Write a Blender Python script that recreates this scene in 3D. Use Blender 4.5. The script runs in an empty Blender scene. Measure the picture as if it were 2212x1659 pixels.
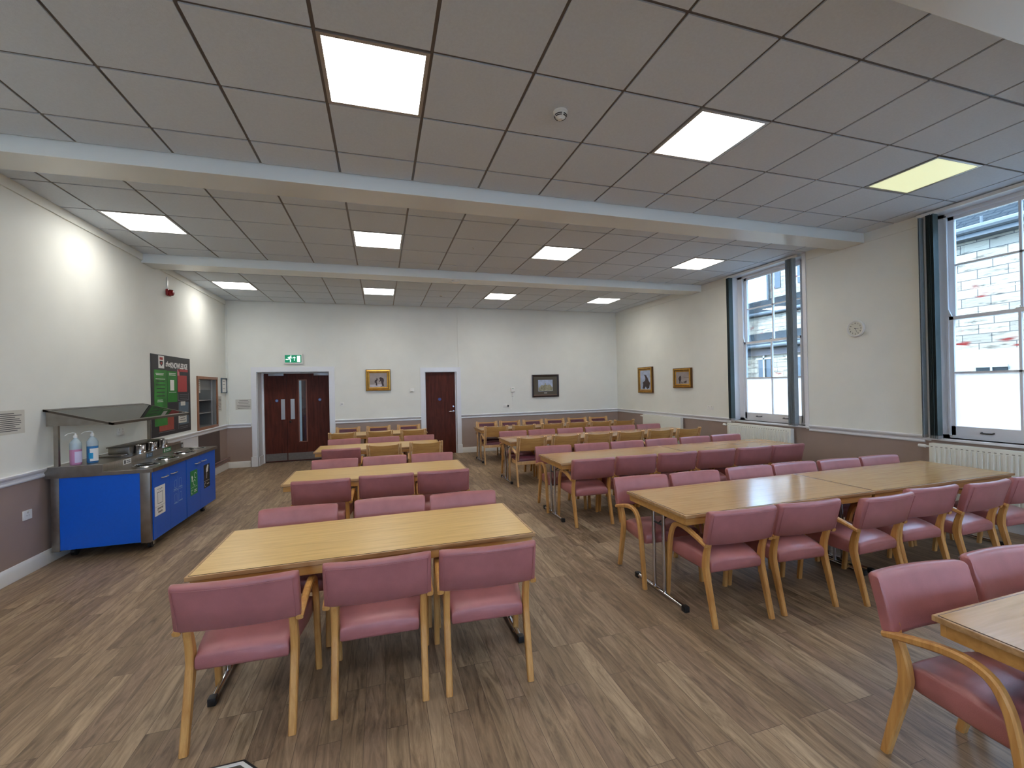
import bpy, bmesh, math, random
from mathutils import Vector, Matrix, Euler
random.seed(7)
C = bpy.context.scene.collection
SC = bpy.context.scene
PI = math.pi
# ------------------------------------------------------------------ camera
def make_camera():
    yaw, pitch, roll, fpx = .2963, .0025, -.0213, 930.6
    f = Vector((math.sin(yaw)*math.cos(pitch), math.cos(yaw)*math.cos(pitch), math.sin(pitch)))
    r = f.cross(Vector((0, 0, 1))).normalized(); u = r.cross(f)
    c, s = math.cos(roll), math.sin(roll)
    r2 = c*r + s*u; u2 = -s*r + c*u
    M = Matrix((( r2.x, u2.x, -f.x, .312), (r2.y, u2.y, -f.y, -2.543), (r2.z, u2.z, -f.z, 1.665), (0, 0, 0, 1)))
    cd = bpy.data.cameras.new('camera'); cd.sensor_width = 36; cd.sensor_fit = 'HORIZONTAL'
    cd.lens = fpx/2212*36; cd.clip_start = .05; cd.clip_end = 200
    o = bpy.data.objects.new('camera', cd); C.objects.link(o); o.matrix_world = M
    SC.camera = o
make_camera()
# ------------------------------------------------------------------ world, sun, exposure
W = bpy.data.worlds.new('sky'); SC.world = W; W.use_nodes = True
bg = W.node_tree.nodes['Background']; bg.inputs[0].default_value = (.41, .64, 1.0, 1); bg.inputs[1].default_value = 20.0
sd = bpy.data.lights.new('sun', 'SUN'); sd.energy = 7.0; sd.color = (1, .95, .87); sd.angle = .01
so = bpy.data.objects.new('sun', sd); C.objects.link(so)
so.rotation_euler = Vector((.74, -.08, -.66)).to_track_quat('-Z', 'Y').to_euler(); so.location = (-6, -6, 12)
PANEL = 14.5
vs = SC.view_settings; SC.display_settings.display_device = 'sRGB'
vs.view_transform = 'Standard'; vs.look = 'None'; vs.exposure = 0.24; vs.gamma = 1; vs.use_curve_mapping = False
SC.cycles.max_bounces = 10; SC.cycles.diffuse_bounces = 5; SC.cycles.glossy_bounces = 4
SC.cycles.transparent_max_bounces = 12; SC.cycles.caustics_reflective = False; SC.cycles.caustics_refractive = False
SC.cycles.use_denoising = True; SC.cycles.sample_clamp_indirect = 6
# ------------------------------------------------------------------ materials
def s2l(c):
    return tuple(((v/255)/12.92 if v/255 <= .04045 else ((v/255+.055)/1.055)**2.4) for v in c)
def new_mat(name):
    m = bpy.data.materials.new(name); m.use_nodes = True
    nt = m.node_tree; b = nt.nodes['Principled BSDF']
    return m, nt, b
def node(nt, t, **kw):
    n = nt.nodes.new(t)
    for k, v in kw.items():
        if k.startswith('i_'): n.inputs[k[2:].replace('_', ' ')].default_value = v
        else: setattr(n, k, v)
    return n
def plain(name, col, rough=.5, metal=0, noise=0, nscale=30, bump=0, bscale=200, spec=.5, stretch=None, lin=False, coat=0):
    m, nt, b = new_mat(name)
    c = col if lin else s2l(col)
    b.inputs['Base Color'].default_value = (*c, 1); b.inputs['Roughness'].default_value = rough
    b.inputs['Metallic'].default_value = metal; b.inputs['Specular IOR Level'].default_value = spec
    b.inputs['Coat Weight'].default_value = coat
    tc = node(nt, 'ShaderNodeTexCoord'); mp = node(nt, 'ShaderNodeMapping')
    nt.links.new(tc.outputs['Object'], mp.inputs[0])
    if stretch: mp.inputs['Scale'].default_value = stretch
    if noise:
        n = node(nt, 'ShaderNodeTexNoise', i_Scale=nscale, i_Detail=4.0); nt.links.new(mp.outputs[0], n.inputs['Vector'])
        r = node(nt, 'ShaderNodeValToRGB'); r.color_ramp.elements[0].position = .3; r.color_ramp.elements[1].position = .7
        r.color_ramp.elements[0].color = (*[max(0, v*(1-noise)) for v in c], 1)
        r.color_ramp.elements[1].color = (*[min(1, v*(1+noise)) for v in c], 1)
        nt.links.new(n.outputs[0], r.inputs[0]); nt.links.new(r.outputs[0], b.inputs['Base Color'])
    if bump:
        n2 = node(nt, 'ShaderNodeTexNoise', i_Scale=bscale, i_Detail=2.0); nt.links.new(mp.outputs[0], n2.inputs['Vector'])
        bp = node(nt, 'ShaderNodeBump', i_Strength=bump, i_Distance=.002); nt.links.new(n2.outputs[0], bp.inputs['Height'])
        nt.links.new(bp.outputs[0], b.inputs['Normal'])
    return m
def emit(name, col, s):
    m, nt, b = new_mat(name)
    b.inputs['Base Color'].default_value = (*col, 1); b.inputs['Emission Color'].default_value = (*col, 1)
    b.inputs['Emission Strength'].default_value = s; return m
def diffuser_mat():
    # prismatic luminaire: a little brighter straight down than sideways
    m, nt, b = new_mat('lit diffuser'); col = (1.0, .975, .92, 1)
    b.inputs['Base Color'].default_value = col; b.inputs['Emission Color'].default_value = col
    g = node(nt, 'ShaderNodeNewGeometry'); d = node(nt, 'ShaderNodeVectorMath', operation='DOT_PRODUCT')
    nt.links.new(g.outputs['Normal'], d.inputs[0]); nt.links.new(g.outputs['Incoming'], d.inputs[1])
    a = node(nt, 'ShaderNodeMath', operation='ABSOLUTE'); nt.links.new(d.outputs['Value'], a.inputs[0])
    q = node(nt, 'ShaderNodeMath', operation='MULTIPLY_ADD'); q.inputs[1].default_value = PANEL*.55; q.inputs[2].default_value = PANEL*.62
    nt.links.new(a.outputs[0], q.inputs[0]); nt.links.new(q.outputs[0], b.inputs['Emission Strength']); return m
def floor_mat():
    m, nt, b = new_mat('vinyl planks'); L = nt.links.new
    tc = node(nt, 'ShaderNodeTexCoord'); sp = node(nt, 'ShaderNodeSeparateXYZ'); cb = node(nt, 'ShaderNodeCombineXYZ')
    L(tc.outputs['Object'], sp.inputs[0]); L(sp.outputs[1], cb.inputs[0]); L(sp.outputs[0], cb.inputs[1])
    br = node(nt, 'ShaderNodeTexBrick', offset=.37, offset_frequency=3, squash=1.0)
    for k, v in (('Scale', 1.0), ('Mortar Size', .0012), ('Mortar Smooth', .2), ('Bias', 0.0), ('Brick Width', .92), ('Row Height', .102)): br.inputs[k].default_value = v
    br.inputs['Color1'].default_value = (0, 0, 0, 1); br.inputs['Color2'].default_value = (1, 1, 1, 1); br.inputs['Mortar'].default_value = (.5, .5, .5, 1)
    L(cb.outputs[0], br.inputs['Vector'])
    r1 = node(nt, 'ShaderNodeValToRGB'); L(br.outputs['Color'], r1.inputs[0])
    e = r1.color_ramp.elements; e[0].color = (*s2l((128, 107, 86)), 1); e[1].color = (*s2l((166, 145, 120)), 1)
    for p, c in ((.3, (148, 127, 103)), (.55, (138, 116, 97)), (.8, (155, 132, 107))):
        x = e.new(p); x.color = (*s2l(c), 1)
    # grain: long noise, offset per plank
    mp = node(nt, 'ShaderNodeMapping'); mp.inputs['Scale'].default_value = (1.5, 11, 1)
    ad = node(nt, 'ShaderNodeVectorMath', operation='MULTIPLY_ADD'); ad.inputs[1].default_value = (13, 7, 3)
    L(br.outputs['Color'], ad.inputs[0]); L(cb.outputs[0], ad.inputs[2]); L(ad.outputs[0], mp.inputs[0])
    n = node(nt, 'ShaderNodeTexNoise', i_Scale=2.0, i_Detail=9.0, i_Roughness=.68, i_Distortion=1.1); L(mp.outputs[0], n.inputs['Vector'])
    r2 = node(nt, 'ShaderNodeValToRGB'); L(n.outputs[0], r2.inputs[0])
    g = r2.color_ramp.elements; g[0].position = .34; g[0].color = (.50, .46, .42, 1); g[1].position = .64; g[1].color = (1.20, 1.18, 1.14, 1)
    mx = node(nt, 'ShaderNodeMix', data_type='RGBA', blend_type='MULTIPLY'); mx.inputs[0].default_value = 1
    L(r1.outputs[0], mx.inputs[6]); L(r2.outputs[0], mx.inputs[7])
    mx2 = node(nt, 'ShaderNodeMix', data_type='RGBA', blend_type='MIX'); L(br.outputs['Fac'], mx2.inputs[0]); L(mx.outputs[2], mx2.inputs[6])
    mx2.inputs[7].default_value = (*s2l((92, 74, 60)), 1); L(mx2.outputs[2], b.inputs['Base Color'])
    b.inputs['Roughness'].default_value = .5; b.inputs['Specular IOR Level'].default_value = .35
    bp = node(nt, 'ShaderNodeBump', i_Strength=.25, i_Distance=.001); L(n.outputs[0], bp.inputs['Height']); L(bp.outputs[0], b.inputs['Normal'])
    return m
def wood_mat(name, ca, cb_, rough=.35, axis=0, scale=1.0, spec=.5, lines=22):
    """long grain along `axis` (object space)"""
    m, nt, b = new_mat(name); L = nt.links.new
    tc = node(nt, 'ShaderNodeTexCoord'); mp = node(nt, 'ShaderNodeMapping')
    sc = [lines*scale]*3; sc[axis] = 1.6*scale; mp.inputs['Scale'].default_value = sc
    L(tc.outputs['Object'], mp.inputs[0])
    n = node(nt, 'ShaderNodeTexNoise', i_Scale=1.5, i_Detail=6.0, i_Roughness=.6, i_Distortion=.4); L(mp.outputs[0], n.inputs['Vector'])
    r = node(nt, 'ShaderNodeValToRGB'); L(n.outputs[0], r.inputs[0])
    r.color_ramp.elements[0].position = .3; r.color_ramp.elements[0].color = (*s2l(ca), 1)
    r.color_ramp.elements[1].position = .62; r.color_ramp.elements[1].color = (*s2l(cb_), 1)
    L(r.outputs[0], b.inputs['Base Color']); b.inputs['Roughness'].default_value = rough; b.inputs['Specular IOR Level'].default_value = spec
    return m
def stone_mat():
    m, nt, b = new_mat('coursed stone'); L = nt.links.new
    tc = node(nt, 'ShaderNodeTexCoord'); sp = node(nt, 'ShaderNodeSeparateXYZ'); cb = node(nt, 'ShaderNodeCombineXYZ')
    L(tc.outputs['Object'], sp.inputs[0]); L(sp.outputs[1], cb.inputs[0]); L(sp.outputs[2], cb.inputs[1])
    br = node(nt, 'ShaderNodeTexBrick', offset=.43, squash=1.2, squash_frequency=3)
    for k, v in (('Scale', 1.0), ('Mortar Size', .008), ('Mortar Smooth', .6), ('Brick Width', .40), ('Row Height', .165)): br.inputs[k].default_value = v
    br.inputs['Color1'].default_value = (*s2l((134, 124, 108)), 1); br.inputs['Color2'].default_value = (*s2l((112, 103, 91)), 1); br.inputs['Mortar'].default_value = (*s2l((62, 58, 56)), 1)
    L(cb.outputs[0], br.inputs['Vector'])
    n = node(nt, 'ShaderNodeTexNoise', i_Scale=5.0, i_Detail=8.0, i_Roughness=.7); mp = node(nt, 'ShaderNodeMapping'); mp.inputs['Scale'].default_value = (.5, 2.6, 1)
    L(cb.outputs[0], mp.inputs[0]); L(mp.outputs[0], n.inputs['Vector'])
    r = node(nt, 'ShaderNodeValToRGB'); L(n.outputs[0], r.inputs[0]); r.color_ramp.elements[0].position = .34; r.color_ramp.elements[0].color = (*s2l((70, 64, 68)), 1)
    r.color_ramp.elements[1].position = .46; r.color_ramp.elements[1].color = (1, 1, 1, 1)
    mx = node(nt, 'ShaderNodeMix', data_type='RGBA', blend_type='MULTIPLY'); mx.inputs[0].default_value = .9
    L(br.outputs['Color'], mx.inputs[6]); L(r.outputs[0], mx.inputs[7])
    # a few red sandstone courses
    n2 = node(nt, 'ShaderNodeTexNoise', i_Scale=1.3, i_Detail=3.0); mp2 = node(nt, 'ShaderNodeMapping'); mp2.inputs['Scale'].default_value = (1, 3.5, 1); mp2.inputs['Location'].default_value = (3.3, .4, 0)
    L(cb.outputs[0], mp2.inputs[0]); L(mp2.outputs[0], n2.inputs['Vector'])
    r2 = node(nt, 'ShaderNodeValToRGB'); L(n2.outputs[0], r2.inputs[0]); r2.color_ramp.elements[0].position = .63; r2.color_ramp.elements[1].position = .69
    mx2 = node(nt, 'ShaderNodeMix', data_type='RGBA', blend_type='MIX'); L(r2.outputs[0], mx2.inputs[0]); L(mx.outputs[2], mx2.inputs[6]); mx2.inputs[7].default_value = (*s2l((92, 26, 22)), 1)
    L(mx2.outputs[2], b.inputs['Base Color']); b.inputs['Roughness'].default_value = .9; b.inputs['Specular IOR Level'].default_value = .1
    bp = node(nt, 'ShaderNodeBump', i_Strength=1.0, i_Distance=.02); L(n.outputs[0], bp.inputs['Height']); L(bp.outputs[0], b.inputs['Normal'])
    return m
def slate_mat():
    m, nt, b = new_mat('roof slates'); L = nt.links.new
    tc = node(nt, 'ShaderNodeTexCoord'); sp = node(nt, 'ShaderNodeSeparateXYZ'); cb = node(nt, 'ShaderNodeCombineXYZ')
    L(tc.outputs['Object'], sp.inputs[0]); L(sp.outputs[1], cb.inputs[0]); L(sp.outputs[0], cb.inputs[1])
    br = node(nt, 'ShaderNodeTexBrick', offset=.5)
    for k, v in (('Scale', 1.0), ('Mortar Size', .016), ('Brick Width', .28), ('Row Height', .13)): br.inputs[k].default_value = v
    br.inputs['Color1'].default_value = (*s2l((34, 35, 34)), 1); br.inputs['Color2'].default_value = (*s2l((22, 23, 23)), 1); br.inputs['Mortar'].default_value = (*s2l((8, 10, 12)), 1)
    L(cb.outputs[0], br.inputs['Vector']); L(br.outputs['Color'], b.inputs['Base Color']); b.inputs['Roughness'].default_value = .9; b.inputs['Specular IOR Level'].default_value = .08
    return m
def glass_mat(name, tint=(1, 1, 1), refl=1.0):
    m = bpy.data.materials.new(name); m.use_nodes = True; nt = m.node_tree; nt.nodes.clear(); L = nt.links.new
    o = node(nt, 'ShaderNodeOutputMaterial'); t = node(nt, 'ShaderNodeBsdfTransparent'); g = node(nt, 'ShaderNodeBsdfGlossy'); g.inputs['Roughness'].default_value = .02
    t.inputs[0].default_value = (*tint, 1); f = node(nt, 'ShaderNodeFresnel'); f.inputs[0].default_value = 1.45
    mu = node(nt, 'ShaderNodeMath', operation='MULTIPLY'); mu.inputs[1].default_value = refl; L(f.outputs[0], mu.inputs[0])
    x = node(nt, 'ShaderNodeMixShader'); L(mu.outputs[0], x.inputs[0]); L(t.outputs[0], x.inputs[1]); L(g.outputs[0], x.inputs[2]); L(x.outputs[0], o.inputs[0])
    return m
def frost_mat():
    m = bpy.data.materials.new('frosted glass'); m.use_nodes = True; nt = m.node_tree; nt.nodes.clear(); L = nt.links.new
    o = node(nt, 'ShaderNodeOutputMaterial'); t = node(nt, 'ShaderNodeBsdfTranslucent'); t.inputs[0].default_value = (.72, .67, .62, 1)
    g = node(nt, 'ShaderNodeBsdfDiffuse'); g.inputs[0].default_value = (.8, .83, .85, 1)
    x = node(nt, 'ShaderNodeMixShader'); x.inputs[0].default_value = .12; L(t.outputs[0], x.inputs[1]); L(g.outputs[0], x.inputs[2]); L(x.outputs[0], o.inputs[0])
    return m
def fabric_mat(name, col, rough, sheen=0, vein=.10):
    m = plain(name, col, rough, noise=vein, nscale=9, bump=.35, bscale=420)
    return m
M = dict(
 floor=floor_mat(),
 wall=plain('cream wall paint', (230, 231, 224), .6, noise=.02, nscale=3, bump=.15, bscale=90, spec=.2),
 dado=plain('mauve brown dado paint', (158, 137, 126), .5, noise=.03, nscale=4, bump=.15, bscale=90),
 gloss=plain('white gloss paint', (226, 227, 230), .28, bump=.05, bscale=30),
 beam=plain('white beam paint', (226, 230, 228), .26, bump=.12, bscale=12),
 tile=plain('mineral fibre tile', (208, 217, 227), .8, noise=.03, nscale=60, bump=.4, bscale=260),
 grid=plain('shade toned ceiling grid', (104, 98, 96), .35),  # T-bars are white; the shade of their recess is put into this grey
 skirt=plain('white skirting paint', (222, 220, 214), .3, noise=.03, nscale=6),
 rad=plain('white radiator enamel', (228, 228, 218), .3),
 radgroove=plain('radiator grille shadow gap', (120, 118, 108), .5),
 chrome=plain('chrome', (205, 205, 208), .12, metal=1),
 steel=plain('brushed stainless steel', (150, 143, 134), .30, metal=1, noise=.12, nscale=12, stretch=(1, 8, 1)),
 steel_dk=plain('dark stainless trim', (96, 88, 80), .35, metal=1),
 pink=fabric_mat('rose vinyl upholstery', (163, 102, 101), .33),
 burgundy=fabric_mat('burgundy vinyl upholstery', (92, 40, 55), .42),
 armwood=wood_mat('honey beech', (176, 122, 62), (203, 152, 88), .38, axis=2, scale=1.2),
 palewood=wood_mat('pale beech', (190, 145, 95), (218, 176, 124), .38, axis=2, scale=1.2),
 ply=wood_mat('beech plywood', (172, 122, 66), (198, 150, 88), .3, axis=0, scale=1.0, lines=16),
 lam_l=wood_mat('pale oak laminate', (196, 158, 95), (217, 181, 116), .30, axis=0, scale=1.0, lines=26),
 lam_r=wood_mat('reflection toned oak laminate', (170, 129, 80), (191, 149, 97), .17, axis=0, scale=1.0, lines=26),  # browner than the left laminate: reflected tone is put into the colour
 lip=wood_mat('worn hardwood lipping', (150, 112, 72), (186, 148, 104), .4, axis=0),
 apron=wood_mat('oak apron', (170, 122, 62), (192, 143, 80), .4, axis=0),
 black=plain('black rubber', (22, 22, 24), .5),
 blue=plain('blue laminate', (0, 88, 196), .35, noise=.03, nscale=50),
 mahog=wood_mat('dark mahogany veneer', (64, 27, 18), (90, 41, 28), .5, spec=.2, axis=2, scale=1.0, lines=14),
 mahog2=wood_mat('door glazing bead', (118, 70, 48), (134, 84, 60), .4, axis=2),
 plate=plain('satin aluminium', (176, 174, 172), .38, metal=.7),
 kick=plain('worn kick plate', (118, 110, 102), .45, metal=.5, noise=.1, nscale=20),
 white=plain('white plastic', (232, 232, 228), .35),
 offwhite=plain('cream plastic', (216, 214, 200), .4),
 paper=plain('notice paper', (205, 202, 192), .7, noise=.03, nscale=8),
 paperw=plain('white paper', (232, 230, 226), .7),
 ink=plain('dark ink', (58, 58, 62), .6),
 gold=plain('antique gold leaf', (196, 148, 66), .32, metal=.75, noise=.15, nscale=14),
 golddk=plain('dark gilt edge', (96, 62, 26), .4, metal=.4),
 darkframe=plain('dark mahogany frame', (42, 22, 18), .3),
 mount=plain('olive brown mount', (88, 82, 70), .7),
 bronze=plain('worn bronze slip', (150, 120, 100), .4, metal=.4),
 poster=plain('black poster', (42, 38, 40), .45, noise=.25, nscale=7),
 green=plain('poster green', (52, 128, 48), .5, noise=.35, nscale=5, stretch=(1, 1, 6)),
 green2=plain('poster bright green', (40, 122, 38), .5, noise=.08, nscale=3),
 red=plain('poster red', (168, 58, 58), .5, noise=.06, nscale=3),
 redbrown=plain('poster rust red', (158, 72, 56), .5, noise=.12, nscale=5),
 pinkp=plain('poster pink', (214, 120, 124), .5),
 slatebl=plain('poster slate blue', (84, 100, 112), .5),
 hatchwood=wood_mat('hatch frame wood', (128, 84, 56), (150, 100, 68), .4, axis=2),
 hatchin=plain('grey hatch interior', (120, 120, 118), .5),
 hatchdk=plain('dark brown panel', (84, 70, 64), .45, noise=.08, nscale=4),
 sage=plain('green grey blind fabric', (156, 164, 166), .75, noise=.06, nscale=20),
 blinddk=plain('angle darkened blind fabric', (66, 78, 78), .75, noise=.06, nscale=20),  # same blind fabric, its colour darkened for the glancing view
 exitg=emit('exit sign green', s2l((0, 122, 84)), .55),
 exitw=emit('exit sign white', (.80, 1.0, .95), 1.1),
 bulb=diffuser_mat(),
 added_fill=emit('kitchen strip light', (.95, 1, .98), 9.0),
 linedark=plain('dark edge line', (58, 44, 34), .6), view_dim_panel=emit('view dimmed yellow diffuser', s2l((224, 228, 184)), .74),  # glow set low for the oblique view; the actual panel is as bright
 red_pl=plain('red sounder plastic', (140, 12, 22), .25),
 discblue=plain('blue door disc', (58, 66, 128), .4),
 pinkgel=plain('pink liquid soap', (206, 140, 176), .2, spec=.6),
 bluegel=plain('blue liquid soap', (52, 116, 166), .2, spec=.6),
 clearpl=plain('clear bottle plastic', (176, 190, 196), .15),
 cyan=plain('cyan label', (0, 150, 200), .4),
 lilac=plain('lilac label', (214, 204, 228), .4),
 stickg=plain('recycling green', (22, 128, 62), .4),
 stickb=plain('sticker black', (24, 24, 26), .4),
 pale_blue=plain('pale blue print', (150, 178, 214), .5),
 stone=stone_mat(), slate=slate_mat(),
 render=plain('painted render', (128, 124, 116), .85, noise=.03, nscale=4),
 lead=plain('grey gutter', (44, 46, 47), .6),
 brownfascia=plain('brown grey fascia', (46, 36, 36), .7, noise=.1, nscale=6),
 darkwin=plain('dark window void', (20, 22, 23), .3),
 ground=plain('pale paving', (150, 146, 138), .9, noise=.08, nscale=3),
 glass=glass_mat('window glass', (.93, .97, .97), .7), canopy=glass_mat('sneeze guard glass', (.88, .88, .84), 1.0),
 doorglass=glass_mat('door glass', (.85, .9, .92), 1.0), frost=frost_mat(),
 carpet=plain('blue grey carpet', (70, 84, 104), .95, noise=.15, nscale=60),
 pinkpaint=plain('brown red pipe paint', (122, 92, 86), .4),
 sky_p=plain('watercolour sky', (170, 182, 206), .6, noise=.22, nscale=9),
 land_p=plain('watercolour house', (150, 146, 122), .6, noise=.35, nscale=26),
 sepia=plain('grey wash painting', (156, 146, 142), .6, noise=.12, nscale=9),
 sepia_lt=plain('pale foam paint', (196, 188, 196), .6, noise=.1, nscale=20),
 fig=plain('dark painted figure', (62, 48, 50), .6, noise=.3, nscale=30),
)
# ------------------------------------------------------------------ mesh helpers
class MB:
    def __init__(s): s.bm = bmesh.new(); s.mi = 0
    def _f(s, vs):
        try: f = s.bm.faces.new(vs); f.material_index = s.mi; return f
        except ValueError: return None
    def box(s, x0, x1, y0, y1, z0, z1, bev=0, seg=2):
        bm = s.bm; v = [bm.verts.new((x, y, z)) for z in (z0, z1) for y in (y0, y1) for x in (x0, x1)]
        fs = [s._f([v[i] for i in q]) for q in ((0, 2, 3, 1), (4, 5, 7, 6), (0, 1, 5, 4), (2, 6, 7, 3), (0, 4, 6, 2), (1, 3, 7, 5))]
        if bev:
            ed = list({e for f in fs for e in f.edges})
            bmesh.ops.bevel(bm, geom=ed, offset=bev, segments=seg, affect='EDGES', profile=.6, clamp_overlap=True)
        return s
    def quad(s, *p): s._f([s.bm.verts.new(q) for q in p]); return s
    def poly(s, p): s._f([s.bm.verts.new(q) for q in p]); return s
    def prism(s, pts, lo, hi, axis=2):
        def mk(p, h):
            if axis == 2: return (p[0], p[1], h)
            if axis == 1: return (p[0], h, p[1])
            return (h, p[0], p[1])
        a = [s.bm.verts.new(mk(p, lo)) for p in pts]; b = [s.bm.verts.new(mk(p, hi)) for p in pts]; n = len(pts)
        s._f(a[::-1]); s._f(b)
        for i in range(n): s._f([a[i], a[(i+1) % n], b[(i+1) % n], b[i]])
        return s
    def rings(s, rings, caps=True, closed=True):
        R = [[s.bm.verts.new(p) for p in r] for r in rings]; n = len(R[0])
        for a, b in zip(R, R[1:]):
            for i in range(n if closed else n-1): s._f([a[i], a[(i+1) % n], b[(i+1) % n], b[i]])
        if caps: s._f(R[0][::-1]); s._f(R[-1])
        return s
    def tube(s, pts, r, n=12, flat=None):
        pts = [Vector(p) for p in pts]; R = []; up = None
        for i, p in enumerate(pts):
            t = (pts[min(i+1, len(pts)-1)] - pts[max(i-1, 0)]).normalized()
            if up is None: up = Vector((0, 0, 1)) if abs(t.z) < .9 else Vector((1, 0, 0))
            a = t.cross(up).normalized(); b = a.cross(t).normalized(); up = b
            rr = r[i] if isinstance(r, (list, tuple)) else r
            R.append([p + rr*(math.cos(2*PI*k/n)*a + (flat or 1)*math.sin(2*PI*k/n)*b) for k in range(n)])
        return s.rings(R)
    def lathe(s, prof, c=(0, 0, 0), n=24):
        R = [[(c[0]+r*math.cos(2*PI*k/n), c[1]+r*math.sin(2*PI*k/n), c[2]+z) for k in range(n)] for r, z in prof]
        return s.rings(R)
    def sweepyz(s, path, x0, wx, th, ch=.006):
        """bar swept along a path in the YZ plane; wx = width in x (value or list), th = thickness across the path"""
        n = len(path); R = []
        for i, (y, z) in enumerate(path):
            y0, z0 = path[max(i-1, 0)]; y1, z1 = path[min(i+1, n-1)]
            t = Vector((y1-y0, z1-z0)).normalized(); nn = Vector((-t.y, t.x))
            w = (wx[i] if isinstance(wx, list) else wx)/2; h = (th[i] if isinstance(th, list) else th)/2
            xx = x0[i] if isinstance(x0, list) else x0
            sec = ((-w+ch, -h), (w-ch, -h), (w, -h+ch), (w, h-ch), (w-ch, h), (-w+ch, h), (-w, h-ch), (-w, -h+ch))
            R.append([(xx+a, y+nn.x*b, z+nn.y*b) for a, b in sec])
        return s.rings(R)
    def done(s, name, mats, parent=None, smooth=30, mw=None):
        bm = s.bm
        bmesh.ops.recalc_face_normals(bm, faces=bm.faces[:])
        me = bpy.data.meshes.new(name); bm.to_mesh(me); bm.free()
        if not isinstance(mats, (list, tuple)): mats = [mats]
        for m in mats: me.materials.append(m)
        if smooth:
            for p in me.polygons: p.use_smooth = True
            me.set_sharp_from_angle(angle=math.radians(smooth))
        o = bpy.data.objects.new(name, me); C.objects.link(o)
        if parent: o.parent = parent
        if mw: o.matrix_world = mw
        return o
def tag(o, label=None, cat=None, group=None, kind=None):
    if label: o['label'] = label
    if cat: o['category'] = cat
    if group: o['group'] = group
    if kind: o['kind'] = kind
    return o
def thing(name, label, cat, loc=(0, 0, 0), rz=0, group=None, mw=None):
    o = bpy.data.objects.new(name, None); o.empty_display_size = .1; C.objects.link(o)
    if mw: o.matrix_world = mw
    else: o.location = loc; o.rotation_euler = (0, 0, rz)
    return tag(o, label, cat, group)
def struct(o): o['kind'] = 'structure'; return o
def wallm(side, u, z, off=0):
    """local x = to the right as seen from the room, y = up, z = out of the wall"""
    if side == 'left': a, n, p = Vector((0, 1, 0)), Vector((1, 0, 0)), Vector((XL+off, u, z))
    elif side == 'back': a, n, p = Vector((1, 0, 0)), Vector((0, -1, 0)), Vector((u, YB-off, z))
    else: a, n, p = Vector((0, -1, 0)), Vector((-1, 0, 0)), Vector((XR-off, u, z))
    up = Vector((0, 0, 1))
    return Matrix(((a.x, up.x, n.x, p.x), (a.y, up.y, n.y, p.y), (a.z, up.z, n.z, p.z), (0, 0, 0, 1)))
def copy_tree(o, parent=None):
    c = o.copy(); C.objects.link(c)
    if parent is not None: c.parent = parent; c.matrix_parent_inverse = o.matrix_parent_inverse.copy()
    for ch in list(CH.get(o.name, [])): copy_tree(ch, c)
    return c
CH = {}
def index_children():
    CH.clear()
    for o in C.objects:
        if o.parent: CH.setdefault(o.parent.name, []).append(o)
def text_mesh(name, body, size, mat, parent, loc=(0, 0, 0), shear=0, align='CENTER', sx=1.0, bold=0):
    cu = bpy.data.curves.new('t', 'FONT'); cu.body = body; cu.size = size; cu.align_x = align; cu.shear = shear; cu.offset = bold; cu.extrude = .0006; cu.resolution_u = 3
    t = bpy.data.objects.new('t', cu); C.objects.link(t)
    bpy.context.view_layer.update()
    me = bpy.data.meshes.new_from_object(t.evaluated_get(bpy.context.evaluated_depsgraph_get()))
    bpy.data.objects.remove(t); bpy.data.curves.remove(cu)
    me.materials.clear(); me.materials.append(mat); me.name = name
    o = bpy.data.objects.new(name, me); C.objects.link(o); o.parent = parent; o.location = loc; o.scale = (sx, 1, 1)
    return o
def catmull(P, k=6):
    out = []
    P = [P[0]] + list(P) + [P[-1]]
    for i in range(1, len(P)-2):
        for j in range(k):
            t = j/k; a, b, c, d = P[i-1], P[i], P[i+1], P[i+2]
            out.append(tuple(.5*((2*b[q]) + (-a[q]+c[q])*t + (2*a[q]-5*b[q]+4*c[q]-d[q])*t*t + (-a[q]+3*b[q]-3*c[q]+d[q])*t**3) for q in range(len(a))))
    out.append(tuple(P[-2])); return out
# ------------------------------------------------------------------ room shell
XL, XR, YB, YF, H = -2.876, 6.66, 8.15, -8.8, 3.629
WT = .30
m = MB(); m.box(XL-.2, XR+.5, YF-.2, YB+.9, -.1, 0); struct(m.done('floor', M['floor'], smooth=0))
# walls are built from rectangles (u0,u1,z0,z1,mat) with 0 = cream, 1 = dado colour
DZ = .885
def wall(name, side, rects, th=.2):
    m = MB()
    for u0, u1, z0, z1, mi in rects:
        m.mi = mi
        if side == 'left': m.box(XL-th, XL, u0, u1, z0, z1)
        elif side == 'right': m.box(XR, XR+th, u0, u1, z0, z1)
        elif side == 'back': m.box(u0, u1, YB, YB+th, z0, z1)
        else: m.box(u0, u1, YF-th, YF, z0, z1)
    return struct(m.done(name, [M['wall'], M['dado'], M['gloss']], smooth=0))
HT = H+.25
HY0, HY1, HZ0, HZ1 = 6.64, 7.56, 1.0, 1.90   # serving hatch opening
wall('wall_left', 'left', [(YF-.2, HY0, DZ, HT, 0), (HY1, YB+.2, DZ, HT, 0), (HY0, HY1, DZ, HZ0, 0), (HY0, HY1, HZ1, HT, 0),
                           (YF-.2, 5.9, 0, DZ, 1), (5.9, 6.62, 0, DZ, 2), (6.62, YB+.2, 0, DZ, 1)])
D1 = (-2.285, -.808, 2.068); D2 = (1.355, 2.123, 2.03)
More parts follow.
